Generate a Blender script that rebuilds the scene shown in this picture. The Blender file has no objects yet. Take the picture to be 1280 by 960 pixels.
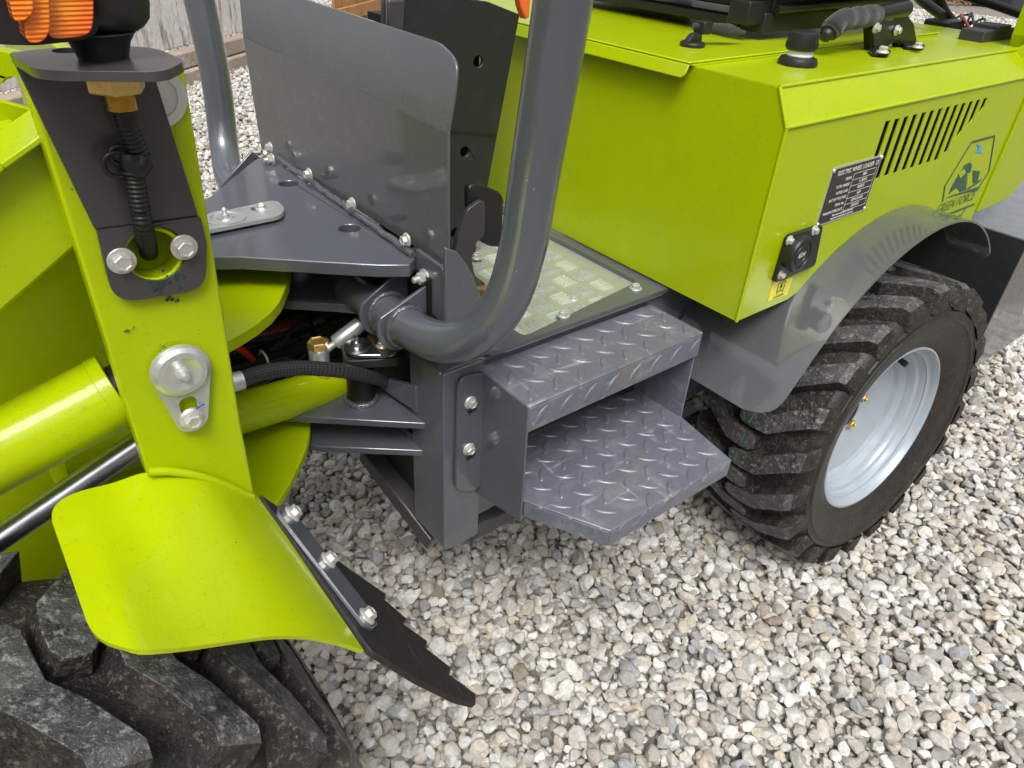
import bpy, bmesh, math, random
import numpy as np
from mathutils import Vector, Matrix, Euler, geometry, noise
V = Vector
random.seed(4); rng = np.random.default_rng(4)
SC = bpy.context.scene
COL = SC.collection

# ------------------------------------------------------------------ camera
cam = bpy.data.cameras.new('camera'); camo = bpy.data.objects.new('camera', cam); COL.objects.link(camo)
cam.sensor_width = 36; cam.lens = 25.05; cam.clip_start = .02; cam.clip_end = 400
camo.matrix_world = Matrix(((0.784991, 0.314596, -0.533685, 0.0000), (-0.617394, 0.468368, -0.632025, 0.0000), (0.051128, 0.825628, 0.561894, 1.0300), (0, 0, 0, 1)))
SC.camera = camo
# ------------------------------------------------------------------ sky and light (bright overcast)
w = bpy.data.worlds.new('World'); SC.world = w; w.use_nodes = True
nt = w.node_tree; nt.nodes.clear()
SUN_EL, SUN_AZ = math.radians(58), math.radians(215)
sky = nt.nodes.new('ShaderNodeTexSky'); sky.sky_type = 'NISHITA'; sky.sun_disc = False
sky.sun_elevation = SUN_EL; sky.sun_rotation = SUN_AZ; sky.air_density = 1.2; sky.dust_density = 6; sky.ozone_density = 1
hs = nt.nodes.new('ShaderNodeHueSaturation'); hs.inputs['Saturation'].default_value = .22
# soft cloud cover: slow brightness variation over the whole dome
tc = nt.nodes.new('ShaderNodeTexCoord'); cn = nt.nodes.new('ShaderNodeTexNoise'); cn.inputs['Scale'].default_value = 3.5; cn.inputs['Detail'].default_value = 5
cr = nt.nodes.new('ShaderNodeMapRange'); cr.inputs[1].default_value = .3; cr.inputs[2].default_value = .7; cr.inputs[3].default_value = .4; cr.inputs[4].default_value = 1.6
mx = nt.nodes.new('ShaderNodeVectorMath'); mx.operation = 'SCALE'
bg = nt.nodes.new('ShaderNodeBackground'); bg.inputs['Strength'].default_value = .13
out = nt.nodes.new('ShaderNodeOutputWorld')
L = nt.links.new
L(sky.outputs[0], hs.inputs['Color']); L(tc.outputs['Generated'], cn.inputs['Vector']); L(cn.outputs[0], cr.inputs[0])
L(hs.outputs[0], mx.inputs[0]); L(cr.outputs[0], mx.inputs['Scale']); L(mx.outputs[0], bg.inputs[0]); L(bg.outputs[0], out.inputs[0])
sun = bpy.data.lights.new('sun', 'SUN'); sun.energy = 1.3; sun.angle = math.radians(22); sun.color = (1, .97, .92)
so = bpy.data.objects.new('sun', sun); COL.objects.link(so)
sd = V((math.sin(SUN_AZ)*math.cos(SUN_EL), math.cos(SUN_AZ)*math.cos(SUN_EL), math.sin(SUN_EL)))
so.rotation_euler = sd.to_track_quat('Z', 'Y').to_euler()
SC.view_settings.view_transform = 'Standard'; SC.view_settings.look = 'None'; SC.view_settings.exposure = .45; SC.view_settings.gamma = 1

# ------------------------------------------------------------------ materials
def mat(name, base, rough=.5, metal=0, coat=0, coat_rough=.05, bump=None, spots=None, vary=None, rvary=None, spec=.5, trans=0, ior=1.45, scuff=None, sheen=0):
    m = bpy.data.materials.new(name); m.use_nodes = True; n = m.node_tree.nodes; l = m.node_tree.links.new
    b = n['Principled BSDF']
    b.inputs['Base Color'].default_value = (*base, 1); b.inputs['Roughness'].default_value = rough; b.inputs['Metallic'].default_value = metal
    b.inputs['Coat Weight'].default_value = coat; b.inputs['Coat IOR'].default_value = 1.8 if name.startswith('grey_p') else 1.5; b.inputs['Coat Roughness'].default_value = coat_rough; b.inputs['Specular IOR Level'].default_value = spec
    b.inputs['Transmission Weight'].default_value = trans; b.inputs['IOR'].default_value = ior; b.inputs['Sheen Weight'].default_value = sheen
    t = n.new('ShaderNodeTexCoord'); col = None
    def cur():
        nonlocal col
        if col is None:
            r = n.new('ShaderNodeRGB'); r.outputs[0].default_value = (*base, 1); col = r.outputs[0]
        return col
    def noi(scale, detail=4, rr=.6, stretch=None):
        x = n.new('ShaderNodeTexNoise'); x.inputs['Scale'].default_value = scale; x.inputs['Detail'].default_value = detail; x.inputs['Roughness'].default_value = rr
        if stretch:
            mp = n.new('ShaderNodeMapping'); mp.inputs['Scale'].default_value = stretch[:3]
            if len(stretch) > 3: mp.inputs['Rotation'].default_value = stretch[3:]
            l(t.outputs['Object'], mp.inputs[0]); l(mp.outputs[0], x.inputs['Vector'])
        else: l(t.outputs['Object'], x.inputs['Vector'])
        return x.outputs[0]
    def rampf(src, a, b_, c=0, d=1):
        r = n.new('ShaderNodeMapRange'); r.inputs[1].default_value = a; r.inputs[2].default_value = b_; r.inputs[3].default_value = c; r.inputs[4].default_value = d
        l(src, r.inputs[0]); return r.outputs[0]
    def mixc(fac, c2):
        nonlocal col
        cur(); x = n.new('ShaderNodeMix'); x.data_type = 'RGBA'; l(fac, x.inputs[0]); l(col, x.inputs[6]); x.inputs[7].default_value = (*c2, 1); col = x.outputs[2]
    if vary:                                  # (scale, colour, lo, hi, amount[, stretch])
        for vv in vary: mixc(rampf(noi(vv[0], 5, .6, vv[5] if len(vv) > 5 else None), vv[2], vv[3], 0, vv[4]), vv[1])
    if spots:                                 # small specks: (scale, colour, size, keep)
        for (s, c, size, keep) in spots:
            vo = n.new('ShaderNodeTexVoronoi'); vo.inputs['Scale'].default_value = s; l(t.outputs['Object'], vo.inputs['Vector'])
            a = rampf(vo.outputs['Distance'], size, size*.6)
            wn = n.new('ShaderNodeTexWhiteNoise'); l(vo.outputs['Position'], wn.inputs[0]); k = rampf(wn.outputs[0], keep, keep - .01)
            mu = n.new('ShaderNodeMath'); mu.operation = 'MULTIPLY'; l(a, mu.inputs[0]); l(k, mu.inputs[1]); mixc(mu.outputs[0], c)
    if scuff:                                 # fibrous dried mud: (colour, lo, hi, amount)
        for (s, c, lo, hi, am) in scuff:
            a = rampf(noi(s, 9, .75), lo, hi, 0, am); mixc(a, c)
    if col is not None: l(col, b.inputs['Base Color'])
    if rvary: l(rampf(noi(rvary[0], 5), .3, .7, rvary[1], rvary[2]), b.inputs['Roughness'])
    if bump:
        prev = None
        for bp in bump:
            (s, st, dist) = bp[:3]
            bn = n.new('ShaderNodeBump'); bn.inputs['Strength'].default_value = st; bn.inputs['Distance'].default_value = dist
            l(noi(s, bp[3] if len(bp) > 3 else 3, .6), bn.inputs['Height'])
            if prev: l(prev, bn.inputs['Normal'])
            prev = bn.outputs[0]
        l(prev, b.inputs['Normal'])
        if coat: l(prev, b.inputs['Coat Normal'])
    return m
M = {}
M['lime'] = mat('lime_paint', (.385, .485, .001), .34, 0, .42, .05, bump=[(330, .12, .0012), (9, .06, .02)],
                spots=[(95, (.02, .05, .03), .07, .07), (260, (.05, .08, .02), .12, .14)], spec=.12, vary=[(14, (.33, .43, .003), .5, .85, .5), (5, (.42, .47, .06), .55, .75, .35), (160, (.30, .38, .01), .58, .70, .5)])
M['grey'] = mat('grey_paint', (.080, .088, .108), .32, 0, .8, .05, bump=[(240, .07, .002), (8, .08, .02)],
                spots=[(160, (.4, .4, .4), .10, .05)], vary=[(10, (.10, .106, .125), .5, .85, .6)])
M['weld'] = mat('painted_weld', (.085, .09, .10), .22, .1, 1, .04, bump=[(220, .5, .003), (70, .6, .004)])
M['sheet'] = mat('grey_painted_sheet', (.085, .09, .098), .32, 0, .75, .06, bump=[(5, .05, .02), (300, .03, .001)], spots=[(170, (.5, .5, .5), .09, .05)], rvary=[30, .22, .42])
M['step'] = mat('step_paint', (.160, .170, .212), .36, .25, .35, .15, bump=[(150, .12, .002)],
                vary=[(40, (.28, .30, .33), .5, .75, .7, (1, 1, 1)), (9, (.11, .115, .16), .45, .8, .7), (60, (.42, .43, .45), .6, .74, .7, (.25, 1.4, 1, 0, 0, .6)), (70, (.42, .43, .45), .62, .72, .6, (1.4, .2, 1, 0, 0, .3)), (11, (.24, .22, .19), .58, .7, .5)], rvary=[60, .28, .5])
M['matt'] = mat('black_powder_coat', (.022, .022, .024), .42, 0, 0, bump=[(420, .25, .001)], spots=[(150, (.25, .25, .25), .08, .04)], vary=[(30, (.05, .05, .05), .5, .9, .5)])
M['bracket'] = mat('charcoal_bracket_paint', (.05, .047, .05), .33, 0, .3, .15, bump=[(380, .2, .001)], vary=[(20, (.08, .075, .08), .5, .9, .5)], spots=[(140, (.3, .3, .28), .07, .05)])
M['bolt'] = mat('zinc_bolt', (.62, .61, .58), .38, .55, 0, bump=[(500, .3, .0006)], vary=[(120, (.32, .31, .29), .5, .8, .6)])
M['zinc'] = mat('zinc_plate', (.66, .68, .66), .3, .7, 0, bump=[(300, .15, .0006)], vary=[(40, (.42, .5, .5), .45, .8, .6), (90, (.2, .2, .18), .62, .8, .5)])
M['brass'] = mat('yellow_zinc', (.78, .55, .20), .30, .8, 0, bump=[(300, .2, .0006)], vary=[(90, (.2, .09, .03), .5, .8, .6)])
M['chrome'] = mat('chrome_rod', (.55, .57, .61), .3, 1, bump=[(80, .1, .001)], vary=[(60, (.25, .25, .27), .5, .8, .5, (1, 1, 1))])
M['rust'] = mat('rusty_steel', (.12, .08, .05), .7, .3, bump=[(200, .5, .001)], vary=[(80, (.25, .15, .08), .5, .7, .8)])
M['plastic'] = mat('black_plastic', (.018, .018, .019), .38, bump=[(500, .2, .0006)])
M['foam'] = mat('foam_grip', (.018, .018, .018), .95, bump=[(500, .8, .002)], sheen=.3)
M['cable'] = mat('cable_sheath', (.012, .012, .013), .35)
M['rubber'] = mat('rubber', (.016, .014, .013), .6, bump=[(60, .6, .006, 6), (260, 1, .004, 6)],
                  scuff=[(30, (.07, .062, .052), .5, .62, .6), (45, (.050, .036, .026), .48, .66, .7), (150, (.19, .165, .135), .55, .62, .7), (330, (.42, .38, .32), .62, .67, .75)])
M['tread'] = mat('worn_tread_rubber', (.022, .022, .023), .40, bump=[(110, .7, .004, 8), (380, .8, .002, 6)],
                 scuff=[(26, (.10, .10, .10), .38, .56, .8), (60, (.020, .018, .017), .52, .62, .8), (120, (.34, .34, .335), .52, .64, .75), (420, (.58, .57, .55), .58, .68, .6)])
M['side'] = mat('sidewall_rubber', (.017, .016, .016), .40, bump=[(90, .4, .003), (400, .5, .0015)],
                scuff=[(30, (.05, .036, .027), .45, .65, .7), (110, (.10, .075, .055), .56, .68, .7), (260, (.30, .23, .16), .63, .68, .8)])
M['rim'] = mat('rim_paint', (.37, .42, .475), .25, .15, .5, .1, bump=[(60, .05, .002)], spots=[(120, (.15, .09, .04), .1, .12), (45, (.20, .14, .08), .05, .10)], vary=[(25, (.42, .45, .5), .45, .8, .6)])
M['alu'] = mat('aluminium_tread_plate', (.50, .54, .46), .34, .5, bump=[(200, .2, .001)], vary=[(50, (.40, .43, .34), .45, .75, .7), (25, (.62, .65, .58), .55, .8, .6)])
M['alubar'] = mat('tread_plate_bars', (.66, .69, .62), .24, .5)
M['white'] = mat('white_plastic', (.72, .78, .82), .4)
M['orange'] = mat('amber_lens', (.95, .19, .004), .18, 0, .7, .03, vary=[(35, (1, .42, .01), .45, .7, .8), (20, (.75, .05, .01), .5, .75, .7)])  # lens glow put into the colour as brighter and redder blotches
M['orangeo'] = mat('orange_plastic', (.85, .16, .03), .35)
M['hose'] = mat('braided_hose', (.02, .018, .022), .5)
M['red'] = mat('red_cable', (.5, .02, .01), .35)
M['redhose'] = mat('red_brown_hose', (.22, .035, .015), .45)
M['dark'] = mat('dark_metal', (.012, .012, .013), .5, .2, bump=[(60, .3, .002)])
M['darklime'] = M['lime']
M['ink'] = mat('dark_print', (.04, .11, .075), .5)
M['inkb'] = mat('black_print', (.02, .02, .02), .5)
M['blue'] = mat('blue_marker', (.02, .09, .55), .5)
M['skyb'] = mat('blue_print', (.07, .33, .75), .5)
M['label'] = mat('nameplate_black', (.045, .04, .038), .35, .2)
M['silver'] = mat('nameplate_edge', (.75, .74, .72), .3, .7)
M['print'] = mat('light_print', (.72, .70, .66), .5)
M['yellow'] = mat('yellow_sticker', (.85, .78, .02), .35)
M['green'] = mat('green_chalk', (.03, .35, .12), .7)
M['vinyl'] = mat('black_vinyl', (.012, .012, .012), .28, bump=[(200, .3, .001)])
M['flap'] = mat('flap_rubber', (.016, .014, .014), .62, vary=[(60, (.07, .06, .055), .55, .72, .7, (4, .6, 1, 0, 0, .6))], bump=[(90, .5, .003)])
M['oldwood'] = mat('whitewashed_wood', (.62, .60, .57), .85, vary=[(9, (.22, .17, .13), .52, .62, .9, (2.5, 2.5, .5, 0, .4, .3)), (24, (.78, .77, .75), .4, .7, .6, (2, 2, .5)), (40, (.35, .32, .29), .56, .66, .8, (3, 3, .4, 0, .3, 0))], bump=[(30, .6, .01)])
M['beam'] = mat('weathered_beam', (.34, .28, .22), .9, vary=[(9, (.55, .5, .44), .5, .7, .7, (1, 1, 1))], bump=[(30, .7, .01)])
M['fence'] = mat('stained_fence_wood', (.42, .22, .08), .7, vary=[(12, (.26, .12, .04), .45, .7, .8, (2.5, 2.5, .3))], bump=[(30, .4, .005)])
M['leaf'] = mat('dead_leaf', (.22, .12, .05), .8)
M['slab'] = mat('dark_rubber_slab', (.04, .04, .043), .6, bump=[(60, .4, .003)])
M['earth'] = mat('gravel_bed', (.17, .15, .13), .95, bump=[(60, 1, .02, 8)],
                 vary=[(70, (.34, .31, .27), .42, .6, .9), (160, (.1, .085, .07), .52, .66, .8), (25, (.32, .28, .24), .45, .6, .6)])
# thread, ribs and weave reliefs
def wave_bump(m, scale, direction='X', dist=.002, strength=1):
    n = m.node_tree.nodes; l = m.node_tree.links.new; b = n['Principled BSDF']
    t = n.new('ShaderNodeTexCoord'); wv = n.new('ShaderNodeTexWave'); wv.bands_direction = direction; wv.inputs['Scale'].default_value = scale
    bn = n.new('ShaderNodeBump'); bn.inputs['Distance'].default_value = dist; bn.inputs['Strength'].default_value = strength
    l(t.outputs['Object'], wv.inputs['Vector']); l(wv.outputs[0], bn.inputs['Height']); l(bn.outputs[0], b.inputs['Normal'])
wave_bump(M['orange'], 150, 'Z', .0006, .7)
def weave(m):
    n = m.node_tree.nodes; l = m.node_tree.links.new; b = n['Principled BSDF']
    uv = n.new('ShaderNodeUVMap'); uv.uv_map = 'UVMap'
    ck = n.new('ShaderNodeTexChecker'); ck.inputs['Scale'].default_value = 1
    mp = n.new('ShaderNodeMapping'); mp.inputs['Rotation'].default_value = (0, 0, .785); mp.inputs['Scale'].default_value = (26, 420, 1)
    l(uv.outputs[0], mp.inputs[0]); l(mp.outputs[0], ck.inputs['Vector'])
    ck.inputs['Color1'].default_value = (.012, .011, .013, 1); ck.inputs['Color2'].default_value = (.05, .048, .055, 1)
    l(ck.outputs[0], b.inputs['Base Color'])

# ------------------------------------------------------------------ builders
def link(name, me, parent=None, m=None, smooth=None, bevel=0, label=None, kind=None, segs=2):
    if m is not None and len(me.materials) == 0: me.materials.append(M[m] if isinstance(m, str) else m)
    o = bpy.data.objects.new(name, me); COL.objects.link(o)
    if parent is not None: o.parent = parent
    if bevel:
        b = o.modifiers.new('bevel', 'BEVEL'); b.width = bevel; b.segments = segs; b.limit_method = 'ANGLE'; b.angle_limit = math.radians(40)
    if smooth is not None: smooth_by_angle(me, smooth)
    elif bevel: smooth_by_angle(me, 40)
    if label: o['label'] = label
    if kind: o['kind'] = kind
    return o
def smooth_by_angle(me, deg):
    me.polygons.foreach_set('use_smooth', [True]*len(me.polygons))
    me.set_sharp_from_angle(angle=math.radians(deg))
class MB:
    def __init__(s): s.v = []; s.f = []; s.mi = []; s.uv = {}
    def add(s, vs, fs, mi=0):
        b = len(s.v); s.v += [tuple(x) for x in vs]; s.f += [tuple(i + b for i in f) for f in fs]; s.mi += [mi]*len(fs); return b
    def box(s, c0, c1, mi=0):
        (x0, y0, z0), (x1, y1, z1) = c0, c1
        x0, x1 = sorted((x0, x1)); y0, y1 = sorted((y0, y1)); z0, z1 = sorted((z0, z1))
        s.add([(x0, y0, z0), (x1, y0, z0), (x1, y1, z0), (x0, y1, z0), (x0, y0, z1), (x1, y0, z1), (x1, y1, z1), (x0, y1, z1)],
              [(3, 2, 1, 0), (4, 5, 6, 7), (0, 1, 5, 4), (1, 2, 6, 5), (2, 3, 7, 6), (3, 0, 4, 7)], mi); return s
    def obox(s, p0, p1, wdt, hgt, up=(0, 0, 1), mi=0):     # bar from p0 to p1 with cross-section wdt x hgt
        p0, p1 = V(p0), V(p1); d = (p1 - p0).normalized(); sx = d.cross(V(up)).normalized(); u = sx.cross(d)
        q = []
        for p in (p0, p1):
            for a, b in ((-1, -1), (1, -1), (1, 1), (-1, 1)): q.append(p + sx*a*wdt/2 + u*b*hgt/2)
        s.add(q, [(0, 1, 2, 3), (7, 6, 5, 4), (0, 4, 5, 1), (1, 5, 6, 2), (2, 6, 7, 3), (3, 7, 4, 0)], mi); return s
    def plate(s, pts, t, holes=(), mi=0):                   # coplanar outline extruded by vector t
        pts = [V(p) for p in pts]; t = V(t); loops = [pts] + [[V(p) for p in h] for h in holes]
        n = V((0, 0, 0))
        for i in range(len(pts)): n += (pts[i] - pts[0]).cross(pts[(i + 1) % len(pts)] - pts[0])
        if n.dot(t) < 0: loops[0] = loops[0][::-1]; n = -n
        fl = []
        for k, lp in enumerate(loops):
            m = V((0, 0, 0))
            for i in range(len(lp)): m += (lp[i] - lp[0]).cross(lp[(i + 1) % len(lp)] - lp[0])
            if k and m.dot(n) > 0: lp = lp[::-1]
            fl.append(lp)
        flat = [p for lp in fl for p in lp]; N = len(flat)
        if len(fl) == 1: tris = [tuple(range(N))]
        else:
            q = n.to_track_quat('Z', 'Y').inverted()
            tris = []
            for tr in geometry.tessellate_polygon([[q @ p for p in lp] for lp in fl]):
                a, b, c = (flat[i] for i in tr)
                tris.append(tuple(tr) if (b - a).cross(c - a).dot(n) > 0 else tuple(tr)[::-1])
        fs = [tuple(i + N for i in f) for f in tris] + [f[::-1] for f in tris]
        o = 0
        for lp in fl:
            k = len(lp)
            for i in range(k): fs.append((o + i, o + (i + 1) % k, o + (i + 1) % k + N, o + i + N))
            o += k
        s.add(flat + [p + t for p in flat], fs, mi); return s
    def tube(s, path, r, seg=20, mi=0, caps=True):          # r a number or a function of 0..1
        P = [V(p) for p in path]; n = len(P); rf = r if callable(r) else (lambda t: r)
        T = [(P[min(i + 1, n - 1)] - P[max(i - 1, 0)]).normalized() for i in range(n)]
        a = T[0].orthogonal().normalized(); vs = []; acc = [0]
        for i in range(1, n): acc.append(acc[-1] + (P[i] - P[i - 1]).length)
        for i in range(n):
            a = (a - T[i]*a.dot(T[i])).normalized(); b = T[i].cross(a); rr = rf(acc[i]/acc[-1])
            for k in range(seg): th = 2*math.pi*k/seg; vs.append(P[i] + (a*math.cos(th) + b*math.sin(th))*rr)
        fs = []
        for i in range(n - 1):
            for k in range(seg): fs.append((i*seg + k, i*seg + (k + 1) % seg, (i + 1)*seg + (k + 1) % seg, (i + 1)*seg + k))
        if caps: fs += [tuple(range(seg))[::-1], tuple(range((n - 1)*seg, n*seg))]
        s.add(vs, fs, mi); return s
    def lathe(s, prof, c, axis=(0, 0, 1), seg=32, mi=0, ref=None, ph=0):    # prof = [(radius, height)...]
        c = V(c); z = V(axis).normalized(); a = (V(ref) if ref else z.orthogonal()).normalized(); a = (a - z*a.dot(z)).normalized(); b = z.cross(a); vs = []; fs = []
        for (r, h) in prof:
            for k in range(seg): th = 2*math.pi*k/seg + ph; vs.append(c + z*h + (a*math.cos(th) + b*math.sin(th))*max(r, 1e-5))
        for i in range(len(prof) - 1):
            for k in range(seg): fs.append((i*seg + k, i*seg + (k + 1) % seg, (i + 1)*seg + (k + 1) % seg, (i + 1)*seg + k))
        if prof[0][0] > 1e-4: fs.append(tuple(range(seg))[::-1])
        if prof[-1][0] > 1e-4: fs.append(tuple(range((len(prof) - 1)*seg, len(prof)*seg)))
        s.add(vs, fs, mi); return s
    def cyl(s, c, axis, r, h, seg=24, mi=0): return s.lathe([(r, 0), (r, h)], c, axis, seg, mi)
    def mesh(s, name='mesh', mats=None):
        me = bpy.data.meshes.new(name); me.from_pydata(s.v, [], s.f); me.validate(); me.update()
        for m in (mats or []): me.materials.append(M[m])
        if mats and len(mats) > 1: me.polygons.foreach_set('material_index', s.mi)
        return me
    def build(s, name, m, parent=None, mats=None, **k): return link(name, s.mesh(name, mats), parent, None if mats else m, **k)
def rp(pts, rad, n=6):                                       # rounded polygon, rad a number or a list
    pts = [V(p) for p in pts]; N = len(pts); o = []
    for i in range(N):
        r = rad if isinstance(rad, (int, float)) else rad[i]
        p = pts[i]
        if r <= 0: o.append(p); continue
        a = (pts[i - 1] - p); b = (pts[(i + 1) % N] - p); da = min(r, a.length*.48); db = min(r, b.length*.48)
        A = p + a.normalized()*da; B = p + b.normalized()*db
        for k in range(n + 1): t = k/n; o.append(A*(1 - t)**2 + p*2*t*(1 - t) + B*t*t)
    return o
def fil(pts, rad, n=10, sub=1):                              # open path with rounded corners
    pts = [V(p) for p in pts]; o = [pts[0]]
    for i in range(1, len(pts) - 1):
        p = pts[i]; a = pts[i - 1] - p; b = pts[i + 1] - p; d = min(rad, a.length*.49, b.length*.49)
        A = p + a.normalized()*d; B = p + b.normalized()*d
        for k in range(n + 1): t = k/n; o.append(A*(1 - t)**2 + p*2*t*(1 - t) + B*t*t)
    o.append(pts[-1]); return o
def resample(path, step):
    P = [V(p) for p in path]; o = [P[0]]; d = 0
    for i in range(len(P) - 1):
        seg = (P[i + 1] - P[i]).length; 
        while d + seg >= step*len(o):
            t = (step*len(o) - d)/seg; o.append(P[i].lerp(P[i + 1], t))
        d += seg
    return o
def spline(pts, n=12):
    P = [V(p) for p in pts]; P = [P[0]*2 - P[1]] + P + [P[-1]*2 - P[-2]]; o = []
    for i in range(1, len(P) - 2):
        for k in range(n):
            t = k/n; a, b, c, d = P[i - 1:i + 3]
            o.append(.5*((2*b) + (c - a)*t + (2*a - 5*b + 4*c - d)*t*t + (3*b - a - 3*c + d)*t**3))
    o.append(P[-2]); return o
def circle(c, n, r, k=20, ref=(1, 0, 0), ry=None):
    c = V(c); z = V(n).normalized(); a = V(ref); a = (a - z*a.dot(z)).normalized(); b = z.cross(a)
    return [c + a*math.cos(2*math.pi*i/k)*r + b*math.sin(2*math.pi*i/k)*(ry or r) for i in range(k)]
# bolts: flanged hexagon head, meshes shared
_bolt = {}
def bolt_mesh(kind):
    if kind in _bolt: return _bolt[kind]
    b = MB()
    if kind == 'flange':
        b.lathe([(.0, -.001), (.0098, -.001), (.0098, .0005), (.0088, .0018), (.0062, .0030)], (0, 0, 0), seg=28)
        b.lathe([(.0069, .0020), (.0069, .0072), (.0060, .0082), (.0042, .0082), (.0036, .0076), (0, .0076)], (0, 0, 0), seg=6)
    elif kind == 'washer':
        b.lathe([(0, -.001), (.0112, -.001), (.0112, .0012), (.0108, .0016), (.004, .0016)], (0, 0, 0), seg=30)
        b.lathe([(.0076, .001), (.0076, .0074), (.0068, .0082), (.0052, .0082), (.0046, .0078), (0, .0078)], (0, 0, 0), seg=6)
    elif kind == 'through':
        b.lathe([(0, -.001), (.0100, -.001), (.0100, .0012), (.004, .0014)], (0, 0, 0), seg=26)
        b.lathe([(.0070, .001), (.0070, .0072), (.0062, .0080), (.004, .0080)], (0, 0, 0), seg=6)
        b.lathe([(.0037, .006), (.0037, .0135), (.003, .0143), (0, .0143)], (0, 0, 0), seg=16)
    elif kind == 'small':
        b.lathe([(0, -.001), (.0068, -.001), (.0068, .0008), (.006, .0016), (.004, .0022)], (0, 0, 0), seg=24)
        b.lathe([(.0046, .0015), (.0046, .0050), (.0040, .0056), (0, .0056)], (0, 0, 0), seg=6)
    me = b.mesh('bolt'); me.materials.append(M['bolt']); smooth_by_angle(me, 32); _bolt[kind] = me; return me
def bolt(p, n, parent, kind='flange', s=1, rot=None, name='bolt', m=None):
    me = bolt_mesh(kind)
    o = link(name, me, parent); o.matrix_local = Matrix.Translation(V(p)) @ V(n).to_track_quat('Z', 'Y').to_matrix().to_4x4() @ Matrix.Rotation(random.random()*1.05 if rot is None else rot, 4, 'Z') @ Matrix.Scale(s, 4)
    return o
def text(name, body, size, mtx, m, parent, depth=.0002, align='CENTER', shear=0, space=1, sx=1):
    c = bpy.data.curves.new(name, 'FONT'); c.body = body; c.size = size; c.align_x = align; c.align_y = 'CENTER'; c.extrude = depth/2; c.shear = shear; c.space_character = space; c.resolution_u = 3
    o = bpy.data.objects.new(name, c); COL.objects.link(o)
    dg = bpy.context.evaluated_depsgraph_get(); me = bpy.data.meshes.new_from_object(o.evaluated_get(dg)); bpy.data.objects.remove(o)
    me.transform(mtx @ Matrix.Diagonal((sx, 1, 1, 1))); return link(name, me, parent, m)
def empty(name, loc=(0, 0, 0)):
    o = bpy.data.objects.new(name, None); o.location = loc; o.empty_display_size = .1; COL.objects.link(o); return o
Y_, X_, Z_ = V((0, 1, 0)), V((1, 0, 0)), V((0, 0, 1))
CY = .895                                                   # lengthwise centre line of the loader

# ================================================================== the loader
LD = empty('wheel_loader'); LD['label'] = 'lime green and grey compact wheel loader with folding checker steps standing on pale gravel'; LD['category'] = 'wheel loader'

# ------------------------------------------------------------------ rear chassis
ZD = .582; YF = .570
b = MB()
b.plate(rp([(.380, .574, .277), (.4385, .574, .277), (.4385, .574, .572), (.380, .574, .572)], [.012, .002, .002, .002]), (0, .075, 0))
b.build('frame_post', 'grey', LD, bevel=.007, segs=3)
# weld seam at post foot and top
b = MB(); b.plate([(.4385, .5815, .47), (1.0, .5815, .47), (1.0, .5815, .5705), (.4385, .5815, .5705)], (0, .05, 0)); b.build('side_rail', 'grey', LD, bevel=.004)
b = MB(); b.plate([(.425, .585, .545), (.425, .585, .3), (1.0, .585, .33), (1.0, .585, .545)], (0, .02, 0)); b.build('side_skirt', 'grey', LD, bevel=.002)
b = MB(); b.obox((0.3964,0.8,0.3027), (0.4132,0.63,0.2373), .05, .03); b.build('brace', 'bracket', LD, bevel=.003)
b = MB(); b.obox((0.5005,0.9,0.1862), (0.5017,0.72,0.1488), .03, .03); b.build('brace', 'dark', LD, bevel=.003)
b = MB(); b.obox((.4385, .60, .262), (.95, .60, .262), .025, .028); b.build('cross_tube', 'bracket', LD, bevel=.003)
# cab floor: grey border frame around a checker plate
inner = [(0.4974,0.5761,0.582), (0.741,0.6117,0.582), (0.7523,0.8133,0.582), (0.5811,0.7784,0.582)]
b = MB(); outer = [(.44, YF, ZD - .006), (.768, YF, ZD - .006), (.768, 1.22, ZD - .006), (.44, 1.22, ZD - .006)]
hole = [(.503, .578, ZD - .006), (.742, .610, ZD - .006), (.742, 1.18, ZD - .006), (.503, 1.18, ZD - .006)]
b.plate(rp(outer, [.02, .002, .002, .002]), (0, 0, .006), [rp(hole, .012)[::-1]]); b.build('floor_border', 'grey', LD, bevel=.0015)
b = MB(); b.plate([(.47, .573, .5722), (.757, .573, .5722), (.757, 1.2, .5722), (.47, 1.2, .5722)], (0, 0, .003))
fb = b; k = 0; pit = .046
for i in range(7):
    for j in range(17):
        cx, cy = .505 + i*.0385, .600 + j*.0385
        if not (.50 < cx < .73 and .595 < cy < 1.17): continue
        al = (i + j) % 2
        for q in range(5):
            o = (q - 2)*.0062
            c0 = V((cx + (o if al else 0), cy + (0 if al else o), .5752)); d = V((0, 1, 0)) if al else V((1, 0, 0)); s = V((1, 0, 0)) if al else V((0, 1, 0))
            h = .0140; ww = .0020
            fb.add([c0 - d*h, c0 - s*ww, c0 + s*ww, c0 + d*h, c0 - d*h*.75 + Z_*.0026, c0 + d*h*.75 + Z_*.0026, c0 + Z_*.0030],
                   [(0, 1, 4), (0, 4, 2), (1, 6, 4), (4, 6, 2), (1, 5, 6), (6, 5, 2), (1, 3, 5), (5, 3, 2)], 1)
fb.build('checker_plate', 'alu', LD, mats=['alu', 'alubar'], label='five-bar aluminium checker plate on the cab floor')
for p in ((.581, .592), (.721, .595), (.591, .80)): bolt((p[0], p[1], ZD), Z_, LD, 'washer', .8)
bolt((.632, .628, .5755), Z_, LD, 'small', .9)
# bolt on the lug under the hood corner
b = MB(); b.plate(rp([(.775, .60, .50), (.83, .60, .50), (.83, .60, .575), (.775, .60, .575)], .006), (0, .01, 0)); t = b.build('mount_lug', 'matt', LD, bevel=.001)
bolt((0.8659,0.6,0.5093), -Y_, t, 'flange', 1)

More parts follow.
